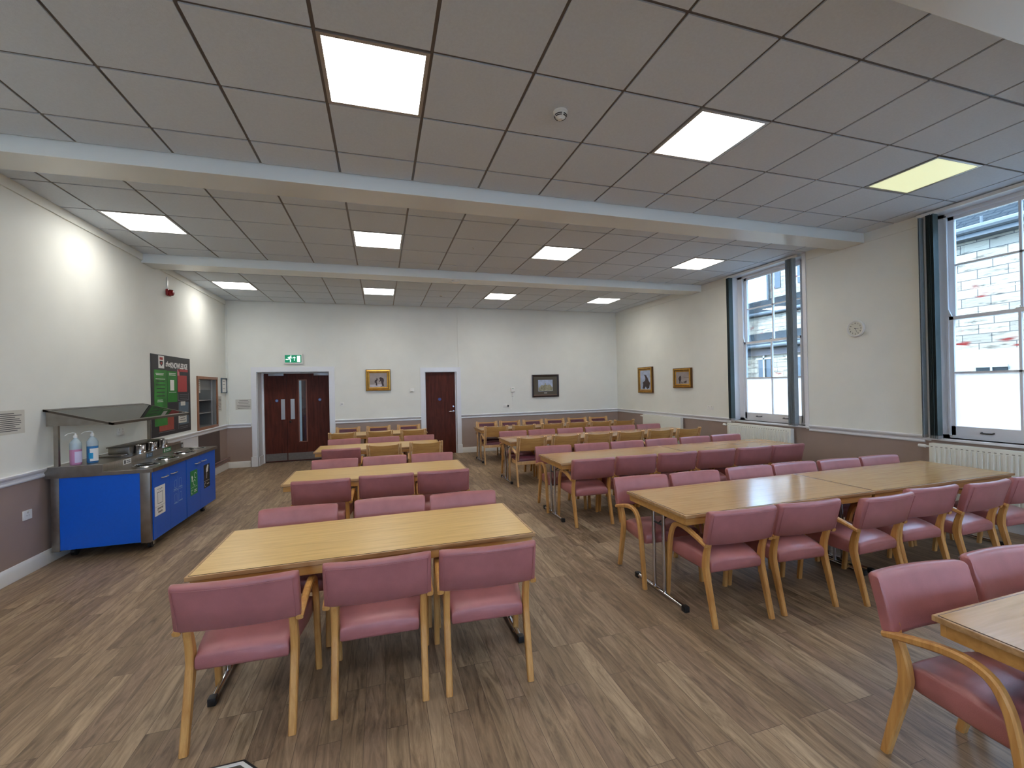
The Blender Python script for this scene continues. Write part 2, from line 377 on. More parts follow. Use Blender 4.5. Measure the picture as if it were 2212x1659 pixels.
wall('wall_back', 'back', [(XL, D1[0], DZ, HT, 0), (XL, D1[0], 0, DZ, 1), (D1[0], D1[1], D1[2], HT, 0),
                           (D1[1], D2[0], DZ, HT, 0), (D1[1], D2[0], 0, DZ, 1), (D2[0], D2[1], D2[2], HT, 0),
                           (D2[1], XR+.3, DZ, HT, 0), (D2[1], XR+.3, 0, DZ, 1)], th=.42)
WINS = [(2.56, 3.98), (-.48, .96), (-3.52, -2.08), (-6.56, -5.12)]  # last two are unseen, added behind the camera for their light
SILL = .93; WTOP = 3.60
rr = []; y = YF-.2
for y0, y1 in sorted(WINS):
    rr += [(y, y0, DZ, HT, 0), (y, y0, 0, DZ, 1), (y0, y1, 0, SILL, 1), (y0, y1, WTOP, HT, 0)]; y = y1
rr += [(y, YB+.2, DZ, HT, 0), (y, YB+.2, 0, DZ, 1)]
wall('wall_right', 'right', rr, th=WT)
ADDED_WINS = [(-1.4, -.1), (3.3, 4.6)]  # unseen windows added behind the camera to light faces turned that way
rr = []; x = XL
for a, b in ADDED_WINS: rr += [(x, a, DZ, HT, 0), (x, a, 0, DZ, 1), (a, b, 0, SILL, 1), (a, b, 3.35, HT, 0)]; x = b
rr += [(x, XR+.3, DZ, HT, 0), (x, XR+.3, 0, DZ, 1)]
wall('wall_front', 'front', rr)
for i, (a, b) in enumerate(ADDED_WINS):
    m = MB(); xm_ = (a+b)/2
    for q in ((a, a+.07, SILL, 3.35), (b-.07, b, SILL, 3.35), (a, b, SILL, SILL+.07), (a, b, 3.28, 3.35), (xm_-.015, xm_+.015, SILL, 3.35), (a, b, 2.1, 2.15)): m.box(q[0], q[1], YF-.12, YF-.07, q[2], q[3])
    struct(m.done('window_%d' % (i+5), M['gloss'], smooth=0))
# corridor behind the glazed doors
m = MB(); m.mi = 0
m.box(-3.4, -.3, YB+4.2, YB+4.3, 0, 2.7); m.box(-3.4, -3.3, YB+.42, YB+4.3, 0, 2.7); m.box(-.4, -.3, YB+.42, YB+4.3, 0, 2.7); m.box(-3.4, -.3, YB+.42, YB+4.3, 2.6, 2.7)
struct(m.done('wall_corridor', [M['wall']], smooth=0))
m = MB(); m.box(-3.3, -.4, YB+.43, YB+4.2, 0.001, .006); struct(m.done('floor_corridor', M['carpet'], smooth=0))
m = MB(); m.box(-2.06, -.9, YB+4.15, YB+4.2, 0, 2.1); struct(m.done('door_3', M['mahog'], smooth=0))
# ceiling: tiles set in a grid, in three bays between the downstand beams
LIGHTS = [(kx, y0) for y0 in (0.0, 3.13, 6.32, -3.2, -6.4) for kx in (-4, 0, 4, 8)]  # rows behind the camera are unseen, added to throw light forward
m = MB(); m.mi = 1
BAYS = [(-8.8, -1.43, [-8.8, -8.32, -7.68, -7.04, -6.4, -5.76, -5.12, -4.48, -3.84, -3.2, -2.56, -1.92, -1.43]), (-1.09, 1.65, [-1.09, -.64, 0, .64, 1.28, 1.65]),
        (1.98, 4.77, [1.98, 2.49, 3.13, 3.77, 4.41, 4.77]), (5.12, 8.15, [5.12, 5.68, 6.32, 6.96, 7.6, 8.15])]
for y0, y1, _ in BAYS: m.box(XL, XR, y0, y1, H+.009, H+.22)
m.mi = 0
xs = [XL+.0] + [k*.64 for k in range(-4, 11)] + [XR]
lit = {(round(k*.64, 2), round(y, 2)) for k, y in LIGHTS}
G = .011
for y0, y1, ys in BAYS:
    for a, b in zip(ys, ys[1:]):
        for c, d in zip(xs, xs[1:]):
            if (round(c, 2), round(a, 2)) in lit: continue
            m.box(c+(G if c > XL+.01 else 0), d-(G if d < XR-.01 else 0), a+G, b-G, H, H+.012)
struct(m.done('ceiling', [M['tile'], M['grid']], smooth=0))
for i, (y0, y1) in enumerate([(1.65, 1.98), (4.77, 5.12), (-1.43, -1.09)]):
    m = MB(); m.box(XL, XR, y0, y1, 3.500, H+.2, bev=.004); struct(m.done('trim_%d' % (i+1), M['beam'], smooth=0))
# boxed strip under the ceiling on both long walls
m = MB(); m.box(XL, XL+.018, YF, YB, 3.535, H+.01); struct(m.done('trim_4', M['wall'], smooth=0))
m = MB()
for a, b in ((YF, -6.64), (-5.04, -3.6), (-2.0, -.56), (1.04, 2.48), (4.06, YB)): m.box(XR-.012, XR, a, b, 3.50, H+.01)
struct(m.done('trim_5', M['wall'], smooth=0))
# dado rail: stepped moulding profile
def rail(name, side, spans):
    m = MB()
    prof = [(0, .860), (.012, .860), (.018, .872), (.016, .884), (.010, .890), (.012, .905), (.022, .912), (.034, .930), (.036, .944), (.026, .952), (0, .952)]
    for a, b in spans:
        if side == 'left': m.rings([[(XL+d, u, z) for d, z in prof] for u in (a, b)])
        elif side == 'right': m.rings([[(XR-d, u, z) for d, z in prof] for u in (a, b)])
        else: m.rings([[(u, YB-d, z) for d, z in prof] for u in (a, b)])
    return struct(m.done(name, M['gloss'], smooth=25))
rail('trim_6', 'left', [(YF, YB)])
rail('trim_7', 'back', [(XL, -2.41), (-.70, 1.245), (2.235, XR)])
rail('trim_8', 'right', [(YF, -6.64), (-5.04, -3.6), (-2.0, -.56), (1.02, 2.5), (4.06, YB)])
def skirt(name, side, spans):
    m = MB(); prof = [(0, 0), (.024, 0), (.024, .100), (.016, .118), (.010, .130), (0, .133)]
    for a, b in spans:
        if side == 'left': m.rings([[(XL+d, u, z) for d, z in prof] for u in (a, b)])
        elif side == 'right': m.rings([[(XR-d, u, z) for d, z in prof] for u in (a, b)])
        else: m.rings([[(u, YB-d, z) for d, z in prof] for u in (a, b)])
    return struct(m.done(name, M['skirt'], smooth=25))
skirt('baseboard_left', 'left', [(YF, YB)]); skirt('baseboard_back', 'back', [(XL, -2.43), (-.68, 1.235), (2.245, XR)]); skirt('baseboard_right', 'right', [(YF, YB)])
# thin cable trunking and corner pipe on the back wall
m = MB(); m.box(2.178, 2.20, YB-.016, YB, 2.14, H); struct(m.done('trim_9', M['wall'], smooth=0))
m = MB(); m.tube([(XL+.05, YB-.03, .95), (XL+.05, YB-.03, 3.5)], .012); struct(m.done('trim_10', M['wall']))
m = MB()
for z in (.175, .235): m.tube([(XL+.05, 6.9, z), (XL+.05, YB-.05, z)], .016)
struct(m.done('trim_11', M['pinkpaint']))
# door linings and architraves
def architrave(name, x0, x1, zt, w=.11):
    m = MB()
    for a, b, t in ((0, w, .018), (.012, w-.03, .030), (.0, .022, .036)):
        m.box(x0-b, x0-a, YB-t, YB, .0, zt+b); m.box(x1+a, x1+b, YB-t, YB, .0, zt+b); m.box(x0-a, x1+a, YB-t, YB, zt+a, zt+b)
    m.box(x0-w-.012, x0+.004, YB-.045, YB, 0, .215, bev=.003); m.box(x1-.004, x1+w+.012, YB-.045, YB, 0, .215, bev=.003)
    return struct(m.done(name, M['gloss'], smooth=0))
architrave('trim_12', *D1); architrave('trim_13', *D2)
m = MB()   # deep lining of the double door opening
m.box(D1[0], D1[0]+.012, YB, YB+.38, 0, D1[2]); m.box(D1[1]-.012, D1[1], YB, YB+.38, 0, D1[2]); m.box(D1[0], D1[1], YB, YB+.38, D1[2]-.012, D1[2])
m.box(D1[0]-.0, D1[0]+.028, YB, YB+.38, 0, .2)
m.box(D1[0], D1[0]+.05, YB+.345, YB+.40, 0, D1[2]); m.box(D1[1]-.05, D1[1], YB+.345, YB+.40, 0, D1[2])
struct(m.done('trim_14', M['gloss'], smooth=0))
# ------------------------------------------------------------------ doors
def door1():
    r = thing('door_1', None, None, (0, YB+.40, 0)); struct(r)
    xm = -1.775
    m = MB(); m.box(-2.235, xm-.003, 0, .045, .012, 2.045); l = m.done('door_leaf', M['mahog'], r, 0)
    m = MB()
    gx0, gx1, gz0, gz1 = -1.52, -1.355, .45, 1.89
    for a, b, c, d in ((xm+.003, gx0, .012, 2.045), (gx1, -.85, .012, 2.045), (gx0, gx1, .012, gz0), (gx0, gx1, gz1, 2.045)): m.box(a, b, 0, .045, c, d)
    l2 = m.done('door_leaf', M['mahog'], r, 0)
    m = MB()
    for a, b, c, d in ((gx0-.012, gx0+.012, gz0-.012, gz1+.012), (gx1-.012, gx1+.012, gz0-.012, gz1+.012), (gx0, gx1, gz0-.012, gz0+.012), (gx0, gx1, gz1-.012, gz1+.012)): m.box(a, b, -.006, 0, c, d)
    m.done('glazing_bead', M['mahog2'], l2, 0)
    m = MB(); m.box(gx0, gx1, .018, .024, gz0, gz1); m.done('vision_panel', M['doorglass'], l2, 0)
    for leaf, x0, x1 in ((l, -1.895, -1.815), (l2, -1.695, -1.61)):
        m = MB(); m.box(x0, x1, -.004, 0, .98, 1.45, bev=.001); m.done('push_plate', M['plate'], leaf, 0)
    m = MB(); m.lathe([(0, 0), (.02, 0), (.026, .008), (.026, .02), (.012, .035), (.012, .045)], n=16)
    k = m.done('door_knob', M['chrome'], l2); k.rotation_euler = (-PI/2, 0, 0); k.location = (-1.70, -.045, .925)
    for leaf, x in ((l, -1.982), (l2, -1.068)):
        m = MB(); m.lathe([(0, 0), (.036, 0), (.036, .003), (0, .003)], n=24)
        k = m.done('fire_door_disc', M['discblue'], leaf); k.rotation_euler = (PI/2, 0, 0); k.location = (x, -.001, 1.418)
        m = MB(); m.lathe([(.02, .0032), (.023, .0036), (.026, .0032)], n=20); m.box(-.014, .014, -.004, .004, .003, .0036)
        k = m.done('disc_print', M['pale_blue'], leaf); k.rotation_euler = (PI/2, 0, 0); k.location = (x, -.001, 1.418)
    for leaf, x0, x1, a, b in ((l, -2.14, -1.827, -2.04, -1.58), (l2, -1.186, -.87, -1.42, -.95)):
        m = MB(); m.box(x0, x1, -.045, 0, 1.99, 2.05, bev=.003); dc = m.done('door_closer', M['plate'], leaf)
        m = MB(); m.box(a, b, -.02, -.005, 2.056, 2.068); m.done('closer_arm', M['plate'], dc, 0)
    for leaf, x0, x1 in ((l, -2.225, xm-.01), (l2, xm+.01, -.86)):
        m = MB(); m.box(x0, x1, -.003, 0, .03, .2); m.done('kick_plate', M['kick'], leaf, 0)
door1()
def door2():
    r = thing('door_2', None, None, (0, YB+.05, 0)); struct(r)
    m = MB(); m.box(D2[0]+.002, D2[1]-.002, 0, .045, .002, D2[2]-.01); l = m.done('door_leaf', M['mahog'], r, 0)
    m = MB(); m.box(D2[0], D2[0]+.012, -.05, .05, 0, D2[2]); m.box(D2[1]-.03, D2[1], -.02, .05, 0, D2[2]); m.box(D2[0], D2[1], -.05, .05, D2[2]-.01, D2[2]); m.done('door_lining', M['gloss'], r, 0)
    m = MB(); m.lathe([(0, 0), (.038, 0), (.038, .003), (0, .003)], n=24); k = m.done('fire_door_disc', M['discblue'], l); k.rotation_euler = (PI/2, 0, 0); k.location = (1.708, -.001, 1.352)
    m = MB(); m.tube([(2.045, 0, 1.045), (2.045, -.05, 1.045), (2.03, -.055, 1.045), (1.925, -.055, 1.043)], .010); m.lathe([(0, 0), (.026, 0), (.026, .006), (0, .006)], n=20)
    bm = m.bm
    k = m.done('door_handle', M['chrome'], l)
    m = MB(); m.tube([(2.045, 0, 1.045), (2.045, -.008, 1.045)], .026, 20); m.done('handle_rose', M['chrome'], k)
    m = MB(); m.tube([(2.045, 0, 1.165), (2.045, -.010, 1.165)], .020, 20); m.done('door_lock', M['chrome'], l)
door2()
# ------------------------------------------------------------------ windows
def window(i, y0, y1, nearstack, farstack):
    r = thing('window_%d' % i, None, None, (0, 0, 0)); struct(r)
    m = MB()   # reveal lining and sill board
    m.box(XR, XR+.12, y0, y0+.012, SILL, WTOP); m.box(XR, XR+.12, y1-.012, y1, SILL, WTOP); m.box(XR, XR+.12, y0, y1, WTOP-.012, WTOP)
    for a, b in ((y0-.055, y0+.004), (y1-.004, y1+.055)): m.box(XR-.014, XR, a, b, SILL, WTOP+.02, bev=.004)
    m.done('window_lining', M['gloss'], r, 0)
    m = MB(); m.box(XR-.035, XR+.13, y0-.07, y1+.07, SILL-.030, SILL, bev=.008); m.done('window_sill', M['gloss'], r)
    X = XR+.12; m = MB(); fw = .115
    m.box(X, X+.10, y0, y0+fw, SILL, WTOP); m.box(X, X+.10, y1-fw, y1, SILL, WTOP); m.box(X, X+.10, y0, y1, WTOP-.05, WTOP); m.box(X, X+.12, y0, y1, SILL, SILL+.035)
    for a in (y0+fw, y1-fw-.018): m.box(X-.014, X, a, a+.018, SILL+.03, WTOP-.03)
    m.box(X-.014, X, y0+fw, y1-fw, WTOP-.055, WTOP-.035)
    m.done('window_frame', M['gloss'], r, 0)
    a, b = y0+fw, y1-fw; ym = (a+b)/2; mr = 2.345
    def sash(nm, xo, z0, z1, zb, botrail):
        m = MB(); st = .055
        m.box(xo, xo+.04, a, a+st, z0, z1); m.box(xo, xo+.04, b-st, b, z0, z1); m.box(xo, xo+.04, a, b, z0, z0+botrail); m.box(xo, xo+.04, a, b, z1-.04, z1)
        m.box(xo+.004, xo+.036, ym-.011, ym+.011, z0, z1); m.box(xo+.004, xo+.036, a, b, zb-.011, zb+.011)
        o = m.done(nm, M['gloss'], r, 0)
        return o
    up = sash('upper_sash', X+.05, mr-.02, WTOP-.05, 2.972, .04)
    lo = sash('lower_sash', X+.004, SILL+.035, mr+.02, 1.70, .105)
    m = MB()
    for c, d in ((a+.03, ym), (ym, b-.03)): m.box(X+.068, X+.072, c, d, mr, WTOP-.07)
    m.done('pane', M['glass'], up, 0)
    m = MB()
    for c, d in ((a+.03, ym), (ym, b-.03)): m.box(X+.022, X+.026, c, d, 1.70, mr)
    m.done('pane', M['glass'], lo, 0)
    m = MB()
    for c, d in ((a+.03, ym), (ym, b-.03)): m.box(X+.022, X+.026, c, d, SILL+.12, 1.70)
    tag(m.done('frosted_pane', M['frost'], lo, 0), 'frosted lower pane')
    for yy in (ym-.27, ym+.27):
        m = MB(); m.tube([(X+.004, yy-.05, SILL+.085), (X-.02, yy-.045, SILL+.08), (X-.025, yy, SILL+.078), (X-.02, yy+.045, SILL+.08), (X+.004, yy+.05, SILL+.085)], .011, 8, flat=.7)
        m.done('sash_lift', M['black'], lo)
    m = MB(); m.prism([(b-.01, mr+.02), (b-.05, mr+.02), (b-.015, mr+.12)], X-.012, X+.004, axis=0); m.done('sash_horn', M['gloss'], up, 0)
    m = MB(); m.tube([(X+.03, ym, mr+.015), (X+.03, ym, mr+.05)], .008); m.box(X+.01, X+.05, ym-.03, ym+.03, mr+.018, mr+.03); m.done('sash_catch', M['chrome'], lo)
    return r
window(1, *WINS[0], None, None); window(2, *WINS[1], None, None); window(3, *WINS[2], None, None); window(4, *WINS[3], None, None)
def blind(name, label, y0, n, step, mat, wid=.089, headrail=None, x=None, yaw=0):
    """stack of vertical vanes drawn to one side, vane planes square to the wall"""
    x = x or XR-.05
    r = thing('vertical_blind', label, 'blind', (x, y0, 3.60))
    for k in range(n):
        m = MB(); yy = k*step; j = random.uniform(-.006, .006)
        w = wid/2
        m.rings([[(-w+j, yy-.0008, z), (j, yy+.004, z), (w+j, yy-.0008, z), (w+j, yy+.0008, z), (j, yy+.0056, z), (-w+j, yy+.0008, z)] for z in (-2.66, -.02)])
        v = m.done('vane', mat, r, 20)
        m = MB(); m.box(-w+j, w+j, yy-.003, yy+.004, -2.675, -2.64); m.done('bottom_weight', M['sage'] if k % 2 else M['plate'], v, 0)
    if headrail:
        m = MB(); m.box(-.02, .02, headrail[0]-y0, headrail[1]-y0, -.02, .018); m.done('head_rail', M['white'], r, 0)
    return r
blind('b', 'narrow angle-darkened green vertical blind stack at the left side of the smaller window', 3.955, 5, .016, M['blinddk'], headrail=None)
blind('b', 'grey green vertical blind stack hanging at the right side of the smaller window', 2.67, 7, .018, M['sage'], headrail=(2.60, 4.02))
blind('b', 'darkened blue green vertical blind stack at the left side of the large right window', .845, 6, .015, M['blinddk'], headrail=(-.5, 1.02))
blind('b', 'single pale grey blue vertical blind vane on the wall left of the large window', .982, 2, .012, M['sage'])
# ------------------------------------------------------------------ radiators
def radiator(label, y0, y1, z0=.13, z1=.872, flutes=True, valve=True):
    r = thing('radiator', label, 'radiator', (XR-.075, (y0+y1)/2, z0)); w = (y1-y0)/2; h = z1-z0
    m = MB(); m.box(-.03, .045, -w, w, 0, h, bev=.008); p = m.done('panel', M['rad'], r)
    if flutes:
        n = int(2*w/.048); st = 2*w/n; R = []
        pts = []
        for k in range(n):
            c = -w+.03+(k+.5)*(2*w-.06)/n; pts += [(c-.016, 0), (c-.010, .011), (c+.010, .011), (c+.016, 0)]
        for z in (.045, h-.055): R.append([(-.031-d, yy, z) for yy, d in pts])
        m.rings([[(p[0], p[1], p[2]) for p in ring] for ring in R], caps=False, closed=False) if False else None
        m = MB()
        for i in range(0, len(pts), 4):
            q = pts[i:i+4]; m.rings([[(-.0305-d, yy, z) for yy, d in q]+[] for z in (.045, h-.055)], caps=True, closed=True)
        m.done('flute', M['rad'], p, 40); 
        m = MB()
        for i in range(0, len(pts), 4):
            yy = (pts[i][0]+pts[i+3][0])/2+.024
            m.box(-.0315, -.029, yy-.010, yy+.010, h-.045, h-.038)
        m.done('grille_slot', M['radgroove'], p, 0)
    if valve:
        m = MB(); m.tube([(-.01, w-.01, h-.045), (-.01, w+.05, h-.045)], .012); m.tube([(-.01, w+.04, h-.045), (-.01, w+.11, h-.045)], [.02, .02], 14)
        m.done('valve', M['white'], r)
    m = MB(); m.tube([(.0, w-.06, -z0), (.0, w-.06, .03)], .010); m.tube([(0, -w+.06, -z0), (0, -w+.06, .03)], .010); m.done('pipe', M['rad'], r)
radiator('long white flat panel radiator on the right wall below the two gold framed pictures', 5.38, 6.80, flutes=False)
radiator('white fluted panel radiator under the smaller window', 2.74, 4.06)
radiator('white fluted panel radiator under the large right window beside the clock wall', -.56, .93)
# ------------------------------------------------------------------ ceiling fittings
ORD = ['leftmost', 'second from left', 'second from right', 'rightmost']
def ceiling_light(kx, y0, label, mt='bulb'):
    r = thing('ceiling_light', label, 'ceiling light', (kx*.64+.32, y0+.32, H), 0, 'square ceiling light panels')
    m = MB(); a, b = .312, .288
    for p in ((-a, a, -a, -b), (-a, a, b, a), (-a, -b, -b, b), (b, a, -b, b)): m.box(p[0], p[1], p[2], p[3], -.004, .006)
    m.done('frame', M['plate'], r, 0)
    m = MB(); m.box(-b, b, -b, b, .0, .006); m.done('diffuser', M[mt], r, 0)
for j, (k, y) in enumerate(LIGHTS):
    row = ('nearest row', 'row between the beams', 'farthest row', 'first added row behind the camera', 'second added row behind the camera')[j//4]
    ceiling_light(k, y, ('yellowish ceiling panel dimmed for its viewing angle, %s, %s of four' if j == 3 else 'square lit ceiling panel, %s, %s of four') % (row, ORD[j % 4]), 'view_dim_panel' if j == 3 else 'bulb')
def detector():
    r = thing('smoke_detector', 'white domed smoke detector with black slots on the front ceiling tiles', 'smoke detector', (1.592, .312, H))
    m = MB(); m.lathe([(.0, 0), (.052, 0), (.052, -.010), (.047, -.014), (.044, -.020), (.046, -.024), (.044, -.030), (.036, -.042), (.020, -.050), (.016, -.056), (0, -.058)], n=28); m.done('housing', M['white'], r)
    m = MB()
    for q in range(4):
        for z, rr_ in ((-.028, .0452), (-.037, .040)):
            a0 = q*PI/2+.15; pts = [a0+(PI/2-.3)*t/6 for t in range(7)]
            m.rings([[(rr_*math.cos(a), rr_*math.sin(a), z), ((rr_+.002)*math.cos(a), (rr_+.002)*math.sin(a), z-.001), ((rr_+.001)*math.cos(a), (rr_+.001)*math.sin(a), z-.0055), ((rr_-.003)*math.cos(a), (rr_-.003)*math.sin(a), z-.0055)] for a in pts])
    m.done('vent_slot', M['black'], r, 0)
detector()
m = MB(); m.lathe([(0, 0), (.075, 0), (.075, -.014), (.062, -.032), (.02, -.036), (0, -.036)], n=28); o = m.done('alarm_disc', M['white']); o.location = (1.60, 4.90, 3.50); tag(o, 'flat white round alarm on the underside of the far ceiling beam', 'alarm')
m = MB(); m.lathe([(0, 0), (.034, 0), (.036, -.004), (.030, -.007), (0, -.007)], n=24); o = m.done('ceiling_sensor', M['white']); o.location = (1.60, 6.80, H); tag(o, 'tiny ceiling sensor with dark lens in the farthest ceiling bay', 'sensor')
m = MB(); m.box(-.024, -.004, -.012, .012, -.012, -.0072); m.box(.004, .024, -.012, .012, -.012, -.0072); m.done('lens', M['black'], o, 0)
m = MB(); m.tube([(.0, 0, 0), (0, 0, -.012), (.015, 0, -.022), (.0, 0, -.03)], .003, 6); o = m.done('ceiling_hook', M['plate']); o.location = (1.60, 3.44, H); tag(o, 'small metal hook in the ceiling of the middle bay', 'hook')
# ------------------------------------------------------------------ tables
T = .72
def table(x0, x1, yc, lam, label, group, rz=0, w=.76):
    off = .09 if x0 < 0 else .045
    L_ = x1-x0; r = thing('folding_table', label, 'table', ((x0+x1)/2, yc, 0), rz, group); a = L_/2; b = w/2
    m = MB(); m.box(-a+.0165, a-.0165, -b+.0165, b-.0165, T-.020, T); tp = m.done('tabletop', lam, r, 0)
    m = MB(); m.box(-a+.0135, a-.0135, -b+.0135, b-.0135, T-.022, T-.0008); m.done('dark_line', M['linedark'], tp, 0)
    m = MB()
    for q in ((-a, a, -b, -b+.0145), (-a, a, b-.0145, b), (-a, -a+.0145, -b+.0145, b-.0145), (a-.0145, a, -b+.0145, b-.0145)):
        m.box(*q, T-.024, T-.0015, bev=.003)
    m.done('edge_lipping', M['lip'], tp)
    m = MB(); i = .018
    for q in ((-a+i, a-i, -b+i, -b+i+.02), (-a+i, a-i, b-i-.02, b-i), (-a+i, -a+i+.02, -b+i+.02, b-i-.02), (a-i-.02, a-i, -b+i+.02, b-i-.02)):
        m.box(*q, T-.078, T-.024, bev=.002)
    m.done('apron', M['apron'], r)
    m = MB(); m.box(-a+.013, a-.013, -b+.013, b-.013, T-.029, T-.0235); m.done('painted_shadow', M['linedark'], tp, 0)  # dark strip paints in the shade between lipping and apron
    for s in (-1, 1):
        xx = s*(a-off)
        m = MB()
        for yy in (-.062, .062): m.tube([(xx, yy, .02), (xx, yy, T-.03)], .0145, 12)
        m.tube([(xx, -.30, .022), (xx, .30, .022)], .0175, 12)
        m.tube([(xx, -.25, T-.035), (xx, .25, T-.035)], .013, 8)
        lg = m.done('leg_frame', M['chrome'], r)
        for e in (-1, 1):
            m = MB(); m.box(xx-.020, xx+.020, e*.30-.022, e*.30+.022, .0, .043, bev=.006); m.done('end_cap', M['black'], lg)
        m = MB(); m.tube([(xx, .0, T-.17), (xx-s*.24, .0, T-.035)], .0065, 8); m.tube([(xx, -.062, T-.17), (xx, .062, T-.17)], .008, 8); m.done('brace', M['black'], lg)
    return r
GL = 'folding tables in the left column'; GR = 'folding tables in the right rows'
table(-.665, 1.24, .43, M['lam_l'], 'pale oak folding table nearest the camera in the left column', GL)
table(-.66, 1.25, 2.62, M['lam_l'], 'second pale oak folding table from the camera in the left column', GL)
table(-.67, 1.26, 4.88, M['lam_l'], 'third pale oak folding table from the camera in the left column', GL)
table(-.67, 1.24, 7.02, M['lam_l'], 'farthest folding table of the left column, between the two doors', GL)
table(2.385, 4.26, -1.765, M['lam_r'], 'folding table cropped by the bottom right corner of the photo', GR)
RW = (('nearest full right-hand row', .385), ('second full right-hand row', 2.57), ('third full right-hand row, among plywood back chairs', 4.70), ('farthest right-hand row, along the back wall', 6.82))
for nm, yc in RW:
    table(2.345, 4.225, yc, M['lam_r'], 'left table of the pair in the '+nm, GR)
    table(4.230, 6.11, yc, M['lam_r'], 'window-side table of the pair in the '+nm, GR)
# ------------------------------------------------------------------ chairs (origin on the floor between the rear feet, facing +y)
def chair_frame(r, wood, post_top, W):
    for s in (-1, 1):
        if not W: path = catmull([(0, 0), (.042, .17), (.084, .345), (.088, .40), (.078, .47), (.056, .545), (.045, .598)], 4)
        else: path = catmull([(0, 0), (.045, .17), (.085, .35), (.088, .42), (.07, .50), (.02, .66), (-.03, .815)], 4)
        n = len(path); th = []
        for (yy, zz) in path:
            t = min(1, zz/.38); th.append(.032+.018*t if zz < .40 else max(.034, .050-.10*(zz-.40)))
        m = MB()
        if not W: m.sweepyz(path, s*.227, .035, th, .006)
        else: m.sweepyz(path, s*.243, .026, th, .004)
        m.done('leg', wood, r)
        # bentwood arm turning down into the front leg
        arm = catmull([(.030, .545), (.12, .572), (.24, .600), (.33, .604), (.395, .575), (.435, .50), (.455, .40)], 5)
        xs_ = [s*(.262-.0*i/len(arm)) for i in range(len(arm))]
        m = MB(); m.sweepyz(arm, xs_, .034, [.026+.008*min(1, i/10) for i in range(len(arm))], .007); m.done('armrest', wood, r)
        leg = catmull([(.455, .40), (.468, .30), (.488, .12), (.50, 0)], 4)
        m = MB(); m.sweepyz(leg, s*.262, .034, [.034-.004*i/len(leg) for i in range(len(leg))], .006); m.done('leg', wood, r)
def pad(name, mat, parent, prof, hw, curve, n=14, side=.02, hw_fun=None):
    """upholstered back: closed profile in (y,z) swept across x with a bow and rounded ends"""
    m = MB(); R = []; cy = sum(p[0] for p in prof)/len(prof); cz = sum(p[1] for p in prof)/len(prof)
    xsn = [-1, -.985, -.955] + [-.92+1.84*i/n for i in range(n+1)] + [.955, .985, 1]
    for t in xsn:
        e = abs(t); k = 1 if e <= .92 else (.93 if e < .96 else (.82 if e < .99 else .62))
        bow = -curve*(1-t*t)
        R.append([(t*hw, cy+(y-cy)*k+bow, cz+(z-cz)*(1-(1-k)*.18)) for y, z in prof])
    m.rings(R); return m.done(name, mat, parent, 50)
def pink_chair():
    r = thing('upholstered_armchair', None, None)
    chair_frame(r, M['armwood'], .62, False)
    prof = [(.060, .548), (.072, .556), (.076, .575), (.052, .68), (.022, .765), (.012, .785), (-.004, .793), (-.026, .790), (-.036, .778), (-.034, .765), (-.004, .66), (.026, .558), (.040, .548)]
    p = pad('backrest', M['pink'], r, prof, .268, .026)
    # seam piping on the rear face
    m = MB(); pts = []
    for t in [-.93+1.86*i/16 for i in range(17)]: pts.append((t*.268, -.0385-.026*(1-t*t), .768))
    m.tube(pts, .0016, 6)
    for sx in (-1, 1): m.tube([(sx*.93*.268, -.0385-.026*.135, .768), (sx*.93*.268, .000-.026*.135-.008, .66), (sx*.93*.268, .016, .562)], .0016, 6)
    m.done('seam', M['pink'], p)
    # seat: crowned cushion, wider at the front
    m = MB(); R = []
    ys = [.060, .066, .085, .13, .20, .28, .36, .43, .475, .497, .503]
    for i, yy in enumerate(ys):
        t = (yy-.06)/(.503-.06); hw = .202+.040*min(1, t*1.4) if t > .12 else .202
        ed = {0: .55, 1: .80, 2: .95, 9: .85, 10: .62}.get(i, 1)
        top = .405+.045*math.sin(min(1, t*1.05+.12)*PI*.75)+.008; bot = .335+.02*t
        mid = (top+bot)/2; hh = (top-bot)/2*ed
        row = []
        for u in (-1, -.97, -.85, -.5, 0, .5, .85, .97, 1):
            cr = {1: -.018, .97: -.006, .85: .0, .5: .008, 0: .011}[abs(u)]
            row.append((u*hw, yy, mid+hh+cr*ed))
        for u in (1, .97, -.97, -1):
            row.append((u*hw, yy, mid-hh+(.010 if abs(u) == 1 else 0)))
        R.append(row)
    m.rings(R); m.done('seat', M['pink'], r, 60)
    m = MB(); m.box(-.17, .17, .14, .42, .330, .345); m.done('seat_frame', M['black'], r, 0)
    return r
